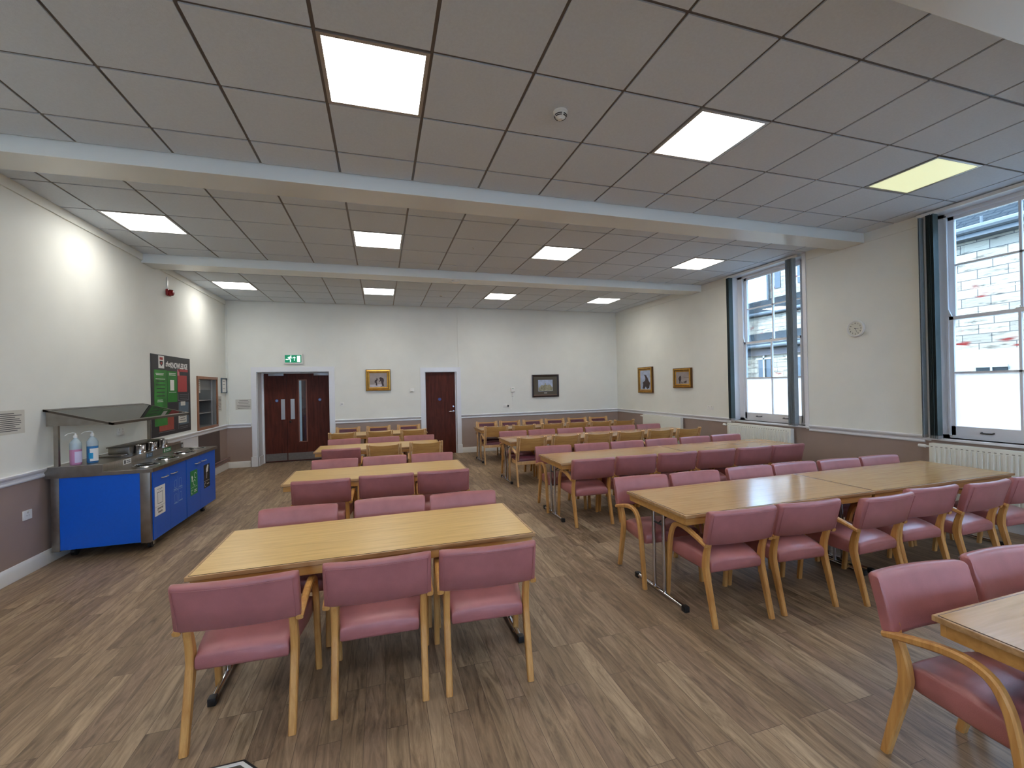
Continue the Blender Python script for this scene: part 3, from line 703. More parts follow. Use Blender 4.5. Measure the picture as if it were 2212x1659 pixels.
def wood_chair():
    r = thing('plywood_back_armchair', None, None)
    chair_frame(r, M['palewood'], .8, True)
    m = MB(); R = []
    for s in (-1, 1):   # inner laminated strip of each back post
        path = catmull([(.088, .42), (.07, .50), (.02, .66), (-.028, .812)], 4)
        m = MB(); m.sweepyz(path, s*.212, .022, .040, .003); m.done('back_post', M['palewood'], r)
    m = MB(); R = []
    for i in range(17):
        t = -1+2*i/16; bow = -.030*(1-t*t); x = t*.203
        dz = -.010*(1-t*t)
        R.append([(x, .040+bow, .585), (x, -.022+bow, .800+dz), (x, -.034+bow, .800+dz), (x, .028+bow, .585)])
    m.rings(R); b = m.done('backrest', M['ply'], r, 40)
    m = MB(); R = []
    for i in range(13):
        t = -1+2*i/12; bow = -.030*(1-(t*.85)**2); x = t*.178; k = .6 if abs(t) == 1 else 1
        R.append([(x, .0385+bow, .600), (x, .0385+.016*k+bow, .612), (x, -.003+.018*k+bow, .755), (x, -.008+bow, .768), (x, -.0105+bow, .768), (x, .036+bow, .600)])
    m.rings(R); m.done('back_pad', M['burgundy'], r, 40)
    m = MB(); m.box(-.228, .228, .085, .47, .345, .400, bev=.004); m.done('seat_frame', M['palewood'], r)
    m = MB(); R = []
    for yy, k in ((.095, .5), (.105, .9), (.15, 1), (.25, 1.05), (.35, 1.05), (.43, 1.0), (.468, .85), (.478, .5)):
        R.append([(-.22, yy, .402), (-.224, yy, .402+.028*k), (-.20, yy, .402+.045*k), (0, yy, .402+.052*k), (.20, yy, .402+.045*k), (.224, yy, .402+.028*k), (.22, yy, .402)])
    m.rings(R); m.done('seat', M['burgundy'], r, 50)
    return r
pc = pink_chair(); wc = wood_chair()
index_children()
used = {'p': False, 'w': False}
def place(kind, x, y, yaw, label, group):
    src = pc if kind == 'p' else wc
    if not used[kind]: o = src; used[kind] = True
    else: o = copy_tree(src)
    o.location = (x, y, 0); o.rotation_euler = (0, 0, math.radians(yaw))
    tag(o, label, 'chair', group)
POS3 = ['leftmost of three', 'middle of three', 'rightmost of three']
POS6 = ['first from the left', 'second from the left', 'third from the left', 'fourth from the left', 'fifth from the left', 'last by the window wall']
def row(kinds, near, spots, where, pos):
    side = 'near side' if near else 'far side'
    for i, ((x, y, a), k) in enumerate(zip(spots, kinds)):
        nm = 'rose padded armchair' if k == 'p' else 'plywood back armchair'
        place(k, x, y, a if near else a+180, '%s, %s of %s, %s' % (nm, side, where, pos[i]),
              ('rose padded armchairs' if k == 'p' else 'plywood back armchairs')+' at the '+('left tables' if pos is POS3 else 'right tables'))
WL = ['the nearest left table', 'the second left table', 'the third left table', 'the farthest left table']
row('ppp', 1, [(-.355, -.217, -2.5), (.284, -.195, -2), (.862, -.228, -3.5)], WL[0], POS3)
row('ppp', 0, [(-.284, .995, -2.0), (.369, 1.01, -3.0), (.941, .96, -2.0)], WL[0], POS3)
row('ppp', 1, [(-.256, 1.99, -3.0), (.355, 2.01, -2.5), (.927, 2.0, -2.5)], WL[1], POS3)
row('ppp', 0, [(-.243, 3.22, -2), (.349, 3.22, -2), (.945, 3.20, -3)], WL[1], POS3)
row('pww', 1, [(-.255, 4.22, -3), (.348, 4.28, -3), (.975, 4.28, -2.5)], WL[2], POS3)
row('ppp', 0, [(-.305, 5.47, -3), (.350, 5.47, -3), (.965, 5.44, -3)], WL[2], POS3)
row('www', 1, [(-.415, 6.44, -3.5), (.28, 6.45, -3), (.935, 6.43, -3)], WL[3], POS3)
row('www', 0, [(-.396, 7.63, -3), (.25, 7.60, -2), (.91, 7.58, -3)], WL[3], POS3)
RN = ['the nearest right row', 'the second right row', 'the third right row', 'the farthest right row']
row('pppppp', 1, [(2.66, -.175, -3.5), (3.23, -.20, -3.5), (3.90, -.28, 1), (4.48, -.23, -3), (5.08, -.28, 1), (5.69, -.28, -2)], RN[0], POS6)
row('pppppp', 0, [(2.612, .955, -4.0), (3.185, .92, -2), (3.85, .925, -2.0), (4.43, .915, -3), (5.02, .88, -3), (5.60, .86, -2.7)], RN[0], POS6)
row('pppppp', 1, [(2.675, 2.0, -2.6), (3.25, 2.0, -2.3), (3.825, 1.98, -2.0), (4.40, 1.96, -2.6), (4.97, 1.93, -2.2), (5.54, 1.93, -1)], RN[1], POS6)
row('pppppp', 0, [(2.64, 3.15, -2.9), (3.24, 3.14, -3.6), (3.82, 3.13, -2.6), (4.42, 3.13, -3), (5.03, 3.12, -2.3), (5.64, 3.13, -3)], RN[1], POS6)
row('wwwwww', 1, [(2.663, 4.12, -2.3), (3.285, 4.15, -3.0), (3.885, 4.13, -3.4), (4.505, 4.11, -2.8), (5.12, 4.12, -2.1), (5.71, 4.10, -1.7)], RN[2], POS6)
row('pppppp', 0, [(2.705, 5.31, -3.1), (3.29, 5.31, -3.5), (3.88, 5.28, -3), (4.476, 5.27, -2.8), (5.05, 5.26, -3), (5.65, 5.25, -3)], RN[2], POS6)
row('wwwwww', 1, [(2.625, 6.25, -4), (3.24, 6.25, -3.3), (3.90, 6.25, -4), (4.50, 6.25, -3.9), (5.08, 6.24, -2.3), (5.67, 6.23, -2.9)], RN[3], POS6)
row('wwwwww', 0, [(2.705, 7.42, -4), (3.27, 7.40, -3.6), (3.85, 7.38, -2), (4.43, 7.38, -2.6), (5.04, 7.38, -1.5), (5.63, 7.37, -3)], RN[3], POS6)
place('p', 2.66, -1.195, 180-4, 'large rose padded armchair in the bottom right corner, its whole left arm visible', 'rose padded armchairs at the right tables')
place('p', 3.27, -1.205, 180-4, 'rose padded armchair cut off by the right edge, beyond the bottom right table', 'rose padded armchairs at the right tables')
# ------------------------------------------------------------------ servery counter on the left wall
def counter():
    X0, X1, Y0, Y1 = -2.865, -1.99, 2.86, 4.72; XS = -2.40
    r = thing('servery_counter', 'blue and stainless steel servery counter with glass sneeze guard along the left wall', 'counter', (X0, Y0, 0))
    o = Vector((X0, Y0, 0)); w = X1-X0; l = Y1-Y0; xs_ = XS-X0
    m = MB(); m.box(.045, w-.03, .03, l-.03, .12, .80); body = m.done('body', M['steel_dk'], r, 0)
    m = MB(); m.box(.105, w-.105, .012, .03, .115, .835); m.done('end_panel', M['blue'], r, 0)
    m = MB(); m.box(.04, .105, .006, .05, .105, .835, bev=.002); m.done('corner_post', M['steel'], r)
    m = MB(); m.box(w-.105, w-.018, .006, .05, .105, .835, bev=.002); m.done('corner_post', M['steel'], r)
    # doors along the front
    ys = [.0, .405, .865, .875, 1.285, 1.80]
    hand = [.36, .48, 1.215, 1.40]
    doors = []
    for i, (a, b) in enumerate(((.055, .43), (.432, .862), (.875, 1.29), (1.292, 1.83))):
        m = MB(); m.box(w-.03, w-.012, a, b, .11, .835, bev=.001); d = m.done('door', M['blue'], r, 0); doors.append(d)
        hy = (.30, .52, 1.19, 1.40)[i]
        m = MB(); m.tube([(w-.012, hy-.065, .735), (w+.010, hy-.05, .735), (w+.014, hy, .735), (w+.010, hy+.05, .735), (w-.012, hy+.065, .735)], .007, 8); m.done('handle', M['plate'], d)
    fx = w-.0115
    def q(name, mat, par, y0, y1, z0, z1, e=.0006, x=fx):
        m = MB(); m.box(x, x+e, y0, y1, z0, z1); return m.done(name, mat, par, 0)
    # sticker: general waste
    s = q('sticker', M['paperw'], doors[0], .085, .315, .345, .655); tag(s, 'white general waste sticker')
    m = MB()
    for a, b, c, d in ((.145, .150, .47, .585), (.250, .255, .47, .585), (.145, .255, .466, .471), (.138, .262, .585, .590), (.145, .25, .622, .626), (.09, .31, .440, .442)): m.box(fx+.0007, fx+.0012, a, b, c, d)
    for k in range(7): m.box(fx+.0007, fx+.0012, .148+.013*k, .152+.013*k, .588+.005*k, .594+.005*k)
    m.done('print', M['ink'], s, 0)
    tm = Matrix(((0, 0, 1, fx+.0009), (1, 0, 0, .2), (0, 1, 0, .405), (0, 0, 0, 1)))
    def ftext(body, y, z, size, mat, par):
        t = text_mesh('lettering', body, size, mat, par); t.matrix_local = Matrix(((0, 0, 1, fx+.0009), (1, 0, 0, y), (0, 1, 0, z), (0, 0, 0, 1)))
    ftext('general', .2, .405, .042, M['ink'], s); ftext('waste', .2, .368, .042, M['ink'], s)
    # blue recycling sticker: white cross and four outlines
    m = MB(); m.box(fx, fx+.0006, .52, .755, .515, .520); m.box(fx, fx+.0006, .634, .639, .36, .67)
    for cy, cz, h_ in ((.575, .60, .05), (.70, .60, .055), (.575, .435, .055), (.70, .435, .055)):
        for a, b, c, d in ((cy-.03, cy-.026, cz-h_/1.0, cz+h_/1.4), (cy+.026, cy+.03, cz-h_, cz+h_/1.4), (cy-.03, cy+.03, cz-h_, cz-h_+.004), (cy-.02, cy+.02, cz+h_/1.4, cz+h_/1.4+.004)): m.box(fx, fx+.0006, a, b, c, d)
    for y0, y1, z in ((.525, .615, .528), (.655, .75, .533), (.525, .615, .366), (.655, .75, .371)): m.box(fx, fx+.0006, y0, y1, z, z+.010)
    tag(m.done('sticker', M['pale_blue'], doors[1], 0), 'outlined recycling sticker')
    s = q('sticker', M['stickg'], doors[2], .975, 1.20, .35, .66); tag(s, 'green food waste sticker')
    m = MB(); m.box(fx+.0007, fx+.0012, .985, 1.19, .445, .448)
    m2 = [(1.03, .60), (1.06, .575), (1.045, .55), (1.04, .52), (1.02, .52), (1.02, .56), (1.01, .585)]
    m.prism(m2, fx+.0007, fx+.0012, axis=0)
    for cy, cz, r0 in ((1.13, .59, .035), (1.10, .50, .035), (1.02, .395, .026)):
        m.rings([[(fx+.0007, cy+r0*k*math.cos(a), cz+r0*k*1.1*math.sin(a)) for k in (1, .78)]+[(fx+.0012, cy+r0*k*math.cos(a), cz+r0*k*1.1*math.sin(a)) for k in (.78, 1)] for a in [PI*.1+PI*1.6*t/14 for t in range(15)]])
    for z in (.40, .38): m.box(fx+.0007, fx+.0012, 1.09, 1.17, z, z+.009)
    m.done('print', M['paperw'], s, 0)
    s = q('sticker', M['stickb'], doors[3], 1.41, 1.62, .35, .665); tag(s, 'black liquids sticker')
    m = MB(); m.box(fx+.0007, fx+.0012, 1.42, 1.61, .44, .443)
    m.prism([(1.50, .55), (1.555, .565), (1.58, .645), (1.535, .655), (1.49, .60)], fx+.0007, fx+.0012, axis=0); m.prism([(1.512, .548), (1.522, .548), (1.512, .475), (1.502, .475)], fx+.0007, fx+.0012, axis=0)
    cy, cz, r0 = 1.455, .395, .026
    m.rings([[(fx+.0007, cy+r0*k*math.cos(a), cz+r0*k*1.1*math.sin(a)) for k in (1, .78)]+[(fx+.0012, cy+r0*k*math.cos(a), cz+r0*k*1.1*math.sin(a)) for k in (.78, 1)] for a in [PI*.1+PI*1.6*t/14 for t in range(15)]])
    m.box(fx+.0007, fx+.0012, 1.52, 1.59, .39, .40)
    m.done('print', M['paperw'], s, 0)
    # worktop: raised rear, lower front with upstand
    zr, zf = .948, .872
    m = MB(); m.prism([(0, .835), (w+.012, .835), (w+.012, zf), (xs_, zf), (xs_, zr), (0, zr)], -.004, l+.004, axis=1); wt = m.done('worktop', M['steel'], r, 0)
    m = MB()
    m.tube([(w+.012, -.004, zf), (xs_, -.004, zf), (xs_, -.004, zr), (0.02, -.004, zr)], .0025, 6); m.done('worktop_edge', M['chrome'], wt)
    for k, (xx, yy, rr_) in enumerate(((.70, .30, .105), (.70, .78, .11), (.71, 1.24, .115), (.70, 1.66, .095))):
        m = MB(); m.lathe([(rr_-.012, .0), (rr_-.012, .004), (rr_-.006, .010), (rr_+.004, .009), (rr_+.012, .001), (rr_+.012, 0)], (xx, yy, zf), 32); 
        rg = m.done('waste_ring', M['chrome'], wt)
        m = MB(); m.lathe([(0, .0015), (rr_-.011, .0015), (rr_-.011, .0008), (0, .0008)], (xx, yy, zf), 32); m.done('waste_opening', M['black'], rg)
        m = MB(); m.lathe([(0, .010), (.055, .008), (.075, .014), (.078, .013), (.055, .0065), (0, .0085)], (xx-.015, yy+.02, zf), 24); m.done('flap', M['chrome'], rg)
    ux = xs_+.0006
    for (y0, y1, mt, lb) in ((.36, .52, 'paperw', 'white waste label'), (.84, 1.0, 'slatebl', 'blue recycling label'), (1.27, 1.49, 'stickg', 'green food label'), (1.79, 1.85, 'stickb', 'black liquids label')):
        m = MB(); m.box(xs_, ux, y0, y1, zf+.006, zr-.012); lbl = m.done('upstand_label', M[mt], wt, 0); tag(lbl, lb)
        m = MB(); m.box(ux, ux+.0005, y0+.02, y0+.05, zf+.016, zr-.022)
        for zz in (zf+.022, zf+.040): m.box(ux, ux+.0005, y0+.065, y1-.02 if y1-y0 > .1 else y0+.066, zz, zz+.008)
        m.done('print', M['ink'] if mt == 'paperw' else M['pale_blue'] if mt == 'slatebl' else M['paperw'], lbl, 0)
    # sneeze guard
    for yy in (.02, l-.05):
        m = MB(); m.box(.062, .098, yy, yy+.03, zr, 1.40); m.done('guard_post', M['steel'], r, 0)
    for yy in (.012, l-.022):
        m = MB(); m.prism([(.01, 1.505), (.01, 1.355), (.49, 1.350), (.535, 1.356)], yy, yy+.008, axis=1); m.done('guard_end_plate', M['steel'], r, 0)
    A, B_ = Vector((.005, 0, 1.515)), Vector((.545, 0, 1.362))
    m = MB()
    m.prism([(.03, 1.506), (.03, 1.511), (.53, 1.368), (.53, 1.363)], .03, l-.03, axis=1); m.done('guard_glass', M['canopy'], r, 0)
    m = MB(); R_ = .011
    m.prism([(-.005, 1.50), (-.005, 1.522), (.040, 1.510), (.040, 1.492)], -.002, l+.002, axis=1)
    m.prism([(.52, 1.350), (.52, 1.378), (.55, 1.368), (.55, 1.342)], -.002, l+.002, axis=1)
    for yy in (-.002, l-.034):
        m.prism([(.0, 1.500), (.0, 1.521), (.55, 1.366), (.55, 1.345)], yy, yy+.036, axis=1)
    m.done('guard_rail', M['steel_dk'], r, 0)
    # castors
    for xx in (.12, w-.10):
        for yy in (.20, l-.25):
            m = MB(); m.tube([(xx-.016, yy, .042), (xx+.016, yy, .042)], .042, 20); cst = m.done('castor', M['black'], r)
            m = MB(); m.box(xx-.026, xx-.019, yy-.02, yy+.03, .03, .12); m.box(xx+.019, xx+.026, yy-.02, yy+.03, .03, .12); m.box(xx-.026, xx+.026, yy-.03, yy+.03, .10, .122); m.done('castor_fork', M['chrome'], cst, 0)
counter()
ZC = .948
def bottle(x, y, h, gel, level, label, labelmat, rz):
    r = thing('pump_bottle', label, 'bottle', (x, y, ZC), rz, 'pump bottles on the servery counter'); w = .046
    m = MB(); m.lathe([(0, 0), (w*.92, 0), (w, .008), (w, level), (0, level)], n=24); m.done('liquid', gel, r)
    m = MB(); m.lathe([(w, level), (w+.0006, level+.002), (w, h*.66), (w*.93, h*.69), (w*.55, h*.78), (.016, h*.815), (.015, h*.84), (0, h*.84)], n=24); m.done('bottle_body', M['clearpl'], r)
    m = MB(); m.lathe([(0, 0), (.018, 0), (.018, .022), (.010, .030), (.009, .045), (0, .045)], (0, 0, h*.835), n=16); p = m.done('pump', M['white'], r)
    m = MB(); m.tube([(0, 0, h*.835+.04), (0, 0, h*.985), (-.02, -.01, h*1.0), (-.055, -.03, h*.985), (-.075, -.04, h*.93)], .0038, 8); m.done('spout', M['white'], p)
    m = MB(); R = [[((w+.001)*math.cos(a), (w+.001)*math.sin(a), z) for z in (.02, level*.86)] + [((w+.0016)*math.cos(a), (w+.0016)*math.sin(a), z) for z in (level*.86, .02)] for a in [-1.75+1.7*t/10 for t in range(11)]]
    m.rings(R); m.done('bottle_label', labelmat, r)
    return r
bottle(-2.685, 2.985, .325, M['pinkgel'], .155, 'clear pump bottle of pink liquid, left one on the steel counter', M['lilac'], .5)
b2 = bottle(-2.585, 3.06, .33, M['bluegel'], .175, 'clear pump bottle of blue liquid, right one on the steel counter', M['paperw'], .2)
m = MB(); w = .048; m.rings([[(w*math.cos(a), w*math.sin(a), z) for z in (.045, .105)]+[((w+.0006)*math.cos(a), (w+.0006)*math.sin(a), z) for z in (.105, .045)] for a in [-1.95+.75*t/6 for t in range(7)]]); m.done('bottle_label', M['cyan'], b2)
def cutlery():
    r = thing('cutlery_dispenser', 'long stainless steel cutlery box with lid on the servery counter', 'cutlery box', (-2.60, 3.98, ZC))
    m = MB(); m.box(-.10, .10, -.42, .42, 0, .088, bev=.004); m.done('box_body', M['steel'], r)
    m = MB(); m.box(-.115, .105, -.43, .43, .088, .098, bev=.003); m.done('lid', M['steel_dk'], r)
cutlery()
for k, yy in enumerate((3.70, 3.98, 4.26)):
    m = MB(); m.lathe([(0, 0), (.052, 0), (.052, .01), (.048, .016), (.048, .085), (.052, .092), (.050, .094), (.045, .085), (.045, .01), (0, .008)], n=28)
    o = m.done('cutlery_pot', M['chrome']); o.location = (-2.452, yy, ZC)
    tag(o, 'shiny steel cutlery pot in front of the long box, %s of three' % ('nearest', 'middle', 'farthest')[k], 'pot', 'steel cutlery pots on the counter')
def tray():
    r = thing('steel_tray', 'flat stainless steel tray projecting beyond the cutlery box on the counter', 'tray', (-2.64, 3.48, ZC))
    m = MB(); m.box(-.12, .13, -.06, .06, 0, .012, bev=.003); m.done('tray_body', M['steel'], r)
    m = MB(); m.tube([(-.12, -.06, .012), (.13, -.06, .012), (.13, .06, .012), (-.12, .06, .012), (-.12, -.06, .012)], .004, 8); m.done('tray_rim', M['chrome'], r)
tray()
# ------------------------------------------------------------------ things on the walls
def text_lines(m, x0, x1, ys, h, z, rag=.25):
    for y in ys:
        a = random.uniform(0, rag)*(x1-x0)/2; m.box(x0+a, x1-a, y, y+h, z, z+.0004)
def notice(side, u, z, w, h, label, mat='paper', n=7, name='notice'):
    r = thing(name, label, 'notice', mw=wallm(side, u, z, .0005))
    m = MB(); m.box(-w/2, w/2, -h/2, h/2, 0, .0015); p = m.done('sheet', M[mat], r, 0)
    m = MB(); text_lines(m, -w*.42, w*.42, [h*.36-k*h*.72/(n-1)-h*.012 for k in range(n)], h*.030, .0016, .55); m.done('print', M['ink'], p, 0)
    return r
notice('left', 2.44, 1.425, .40, .215, 'cream paper notice of centred lines on the left wall beside the counter', n=10)
notice('back', -2.548, 1.366, .31, .228, 'cream paper notice on the back wall just left of the double doors', n=6)
notice('left', 7.745, 1.41, .215, .32, 'grey sheet on the left wall beside the serving hatch, below the slim frame', mat='paper', n=9)
def slim_frame():
    r = thing('slim_frame', 'slim dark framed white certificate on the left wall near the far corner', 'frame', mw=wallm('left', 7.995, 1.785, .002)); w, h = .335, .315
    m = MB()
    for q in ((-w/2, w/2, -h/2, -h/2+.018), (-w/2, w/2, h/2-.018, h/2), (-w/2, -w/2+.018, -h/2+.018, h/2-.018), (w/2-.018, w/2, -h/2+.018, h/2-.018)): m.box(*q, 0, .022)
    m.done('frame', M['slatebl'], r, 0)
    m = MB(); m.box(-w/2+.018, w/2-.018, -h/2+.018, h/2-.018, .002, .006); s = m.done('sheet', M['paperw'], r, 0)
    m = MB(); text_lines(m, -.08, .08, [.08, .02, -.07], .008, .0062); m.done('print', M['ink'], s, 0)
slim_frame()
def socket(side, u, z, w, label, n=2, name='wall_socket', plug=False):
    r = thing(name, label, 'socket', mw=wallm(side, u, z, 0)); h = .088
    m = MB(); m.box(-w/2, w/2, -h/2, h/2, 0, .010, bev=.003); f = m.done('faceplate', M['white'], r)
    for k in range(n):
        m = MB(); cx = (k-(n-1)/2)*w/n
        m.box(cx-.004, cx+.004, .014, .022, .010, .0104); m.box(cx-.016, cx-.009, -.008, -.003, .010, .0104); m.box(cx+.009, cx+.016, -.008, -.003, .010, .0104)
        m.done('pin_holes', M['ink'], f, 0)
        m = MB(); m.box(cx-.006, cx+.006, .024, .038, .010, .013); m.done('rocker', M['offwhite'], f, 0)
    return r
socket('left', 2.645, .548, .105, 'white socket on the brown lower left wall beside the counter', 1)
socket('left', 4.18, 1.18, .15, 'white wall socket seen through the sneeze guard above the counter')
socket('right', 4.59, 1.125, .15, 'white double socket on the right wall beside the smaller window')
sk = socket('back', 3.41, 1.135, .155, 'white double socket with a black plug on the back wall')
m = MB(); m.lathe([(0, 0), (.022, 0), (.024, .012), (.016, .030), (0, .032)], n=16); pl = m.done('plug', M['black']); pl.matrix_world = wallm('back', 3.455, 1.13, .0104); tag(pl, 'black round plug in the double socket on the back wall', 'plug')
m = MB(); m.box(-.045, .045, -.042, .042, 0, .010, bev=.003); sw = m.done('switch_plate', M['white']); sw.matrix_world = wallm('back', -.55, 1.308, 0); tag(sw, 'small white wall switch just right of the double doors', 'switch')
m = MB(); m.box(-.02, .02, -.012, .012, .010, .014); m.done('rocker', M['plate'], sw, 0)
m = MB(); m.box(-.05, .05, -.045, .045, 0, .03, bev=.006); th = m.done('thermostat', M['white']); th.matrix_world = wallm('back', 1.036, 1.60, 0); tag(th, 'white square thermostat on the back wall left of the single door', 'thermostat')
m = MB(); m.box(-.03, .03, -.040, -.036, .030, .0306); m.done('vent_line', M['ink'], th, 0)
def sensor_box():
    r = thing('wall_sensor', 'white wall unit with green light and hanging cable on the back wall', 'sensor', mw=wallm('back', 3.583, 1.545, 0))
    m = MB(); m.box(-.055, .055, -.062, .062, 0, .055, bev=.018, seg=3); m.done('housing', M['white'], r)
    m = MB(); m.box(-.02, .015, .022, .036, .055, .056); m.done('indicator', M['stickg'], r, 0)
    m = MB(); m.box(-.008, .008, -.28, -.06, 0, .010); m.done('conduit', M['white'], r, 0)
    m = MB(); m.tube(catmull([(.0, -.28, .006), (.012, -.36, .008), (.0, -.45, .012), (-.05, -.50, .02), (-.10, -.475, .03), (-.125, -.425, .036)], 6), .004, 8); m.done('cable', M['white'], r)
    m = MB(); m.box(-.022, .022, -.178, -.168, .0, .012); m.done('clip', M['plate'], r, 0)
sensor_box()
def sounder():
    r = thing('fire_alarm_sounder', 'red fire alarm sounder high on the left wall', 'fire alarm', mw=wallm('left', 5.53, 3.238, 0))
    m = MB(); m.box(-.058, .058, -.052, .052, 0, .035, bev=.012, seg=3); b = m.done('base', M['red_pl'], r)
    m = MB(); m.lathe([(0, .035), (.048, .035), (.05, .045), (.045, .075), (.030, .086), (0, .088)], n=24); m.done('horn_cover', M['red_pl'], r)
    m = MB(); m.box(-.022, .022, .052, .24, 0, .012, bev=.002); m.done('trunking', M['white'], r)
sounder()
def clock():
    r = thing('wall_clock', 'round white wall clock between the two windows on the right wall', 'clock', mw=wallm('right', 1.782, 2.348, 0))
    m = MB(); m.lathe([(0, 0), (.108, 0), (.118, .012), (.118, .026), (.108, .038), (.098, .036), (.094, .026), (0, .026)], n=40); m.done('case', M['white'], r)
    m = MB(); m.lathe([(0, .0262), (.092, .0262), (.092, .0272), (0, .0272)], n=40); d = m.done('dial', M['offwhite'], r)
    for k in range(12):
        a = PI/2-(k+1)*PI/6
        text_mesh('numeral', str(k+1), .026, M['ink'], d, (.073*math.cos(a), .073*math.sin(a)-.009, .0275), bold=.0004)
    def hand(name, ang, L_, w_):
        m = MB(); m.prism([(-w_, -.012), (w_, -.012), (w_*.6, L_), (-w_*.6, L_)], .0292, .0302); h = m.done(name, M['ink'], r, 0); h.rotation_euler = (0, 0, ang)
    hand('minute_hand', -PI*2*26/60, .062, .0022); hand('hour_hand', -PI*2*(3.43)/12, .045, .003)
    m = MB(); m.lathe([(0, .029), (.006, .029), (.006, .033), (0, .034)], n=12); m.done('hub', M['ink'], r)
clock()
def exit_sign():
    r = thing('exit_sign', 'green emergency exit sign with running figure, arrow and doorway above the double doors', 'exit sign', mw=wallm('back', -1.546, 2.357, 0)); w, h = .385, .222
    m = MB(); m.box(-w/2, w/2, -h/2, h/2, 0, .045, bev=.006); m.done('casing', M['white'], r)
    m = MB(); m.box(-.168, .168, -.085, .085, .045, .0465); p = m.done('sign_face', M['exitg'], r, 0)
    z0, z1 = .0466, .0474
    m = MB()
    m.lathe([(0, 0), (.013, 0), (.013, .0008), (0, .0008)], (-.045, .060, z0), 16)
    for poly in ([(-.055, .045), (-.075, .048), (-.110, .030), (-.104, .022), (-.080, .034), (-.088, .010), (-.110, -.008), (-.150, -.006), (-.150, -.020), (-.106, -.022), (-.078, -.006), (-.062, -.030), (-.064, -.072), (-.048, -.072), (-.044, -.026), (-.060, .004), (-.048, .022), (-.030, .012), (-.014, .016), (-.018, .026), (-.032, .024)],
                 [(.018, -.045), (.028, -.045), (.028, .030), (.018, .030)], [(.023, .050), (-.006, .022), (.002, .016), (.023, .034), (.044, .016), (.052, .022)]):
        m.prism(poly, z0, z1)
    m.prism([(.080, -.068), (.145, -.068), (.145, .066), (.080, .066)], z0, z1)
    m.done('pictogram', M['exitw'], p, 0)
exit_sign()
def picture(side, u, z, w, h, label, fw, art, kind='gold', name='framed_picture'):
    r = thing(name, label, 'picture', mw=wallm(side, u, z, .002)); fm, f2 = (M['gold'], M['golddk']) if kind == 'gold' else (M['darkframe'], M['darkframe'])
    def ring(m, a, b, zo, z1_, zb=0):
        """mitred moulding ring between insets a and b, heights zo (outer) and z1_ (inner)"""
        c = [(-1, -1), (1, -1), (1, 1), (-1, 1)]
        o_ = [(sx*(w/2-a), sy*(h/2-a)) for sx, sy in c]; i_ = [(sx*(w/2-b), sy*(h/2-b)) for sx, sy in c]
        for k in range(4):
            j = (k+1) % 4
            m.quad((*o_[k], zo), (*o_[j], zo), (*i_[j], z1_), (*i_[k], z1_))
        return m
    m = MB(); dp = .045 if kind == 'gold' else .034
    ring(m, 0, 0, 0, dp); ring(m, 0, fw*.22, dp, dp+.002); ring(m, fw*.22, fw*.5, dp+.002, dp+.010); ring(m, fw*.5, fw*.62, dp+.010, dp-.008); ring(m, fw*.62, fw*.85, dp-.008, dp-.012); ring(m, fw*.85, fw, dp-.012, dp-.022)
    m.box(-w/2+.001, w/2-.001, -h/2+.001, h/2-.001, 0, .003)
    f = m.done('frame', fm, r, 0)
    if kind == 'gold':
        m = MB(); ring(m, -.0004, -.0004, .0, dp); ring(m, -.0004, fw*.13, dp, dp+.003); ring(m, fw*.52, fw*.66, dp+.008, dp-.004); m.done('dark_moulding', M['golddk'], f, 0)
    zi = dp-.021
    m = MB(); m.box(-w/2+fw*.95, w/2-fw*.95, -h/2+fw*.95, h/2-fw*.95, .003, zi); 
    art(m, r, w/2-fw, h/2-fw, zi)
    return r
def blob(m, pts, z): m.prism(pts, z, z+.0005)
def art_beach(m, r, a, b, z):
    s = m.done('painting', M['sepia'], r, 0)
    m = MB(); m.box(-a, a*.25, -b, -b*.62, z, z+.0004); m.box(-a*.1, a*.4, -b*.85, -b*.6, z, z+.0005); m.done('painted_foam', M['sepia_lt'], s, 0)
    m = MB(); z += .0006
    blob(m, [(-a*.12, -b*.8), (-a*.3, -b*.75), (-a*.28, -b*.45), (-a*.45, -b*.3), (-a*.38, -b*.02), (-a*.22, b*.08), (-a*.20, b*.28), (-a*.1, b*.25), (-a*.06, b*.05), (-a*.2, -b*.2), (-a*.15, -b*.5)], z)
    blob(m, [(a*.45, -b*.85), (a*.35, -b*.4), (a*.3, -b*.1), (a*.12, -b*.3), (a*.1, -b*.2), (a*.22, b*.05), (a*.12, b*.25), (a*.2, b*.42), (a*.38, b*.36), (a*.62, b*.2), (a*.66, -b*.1), (a*.6, -b*.45), (a*.66, -b*.85)], z)
    m.done('painted_figures', M['fig'], s, 0)
def art_house(m, r, a, b, z):
    s = m.done('mount_board', M['mount'], r, 0)
    m = MB(); m.box(-a*.62, a*.62, -b*.58, b*.62, z, z+.0006); p = m.done('painting', M['sky_p'], s, 0)
    m = MB(); zz = z+.0007
    blob(m, [(-a*.6, -b*.55), (-a*.6, -b*.18), (-a*.45, -b*.12), (-a*.42, .02*b), (-a*.28, b*.08), (-a*.2, b*.02), (-a*.08, b*.08), (-a*.04, b*.26), (a*.02, b*.28), (a*.05, b*.08), (a*.22, b*.05), (a*.3, b*.12), (a*.45, b*.06), (a*.52, -b*.1), (a*.6, -b*.16), (a*.6, -b*.55)], zz)
    m.done('painted_house', M['land_p'], p, 0)
    m = MB(); m.box(-a*.13, a*.13, -b*.80, -b*.70, z, z+.0008); m.done('title_plate', M['plate'], s, 0)
    m = MB(); m.box(-a*.99, a*.99, -b*.995, -b*.95, z, z+.003); m.done('slip', M['bronze'], s, 0)
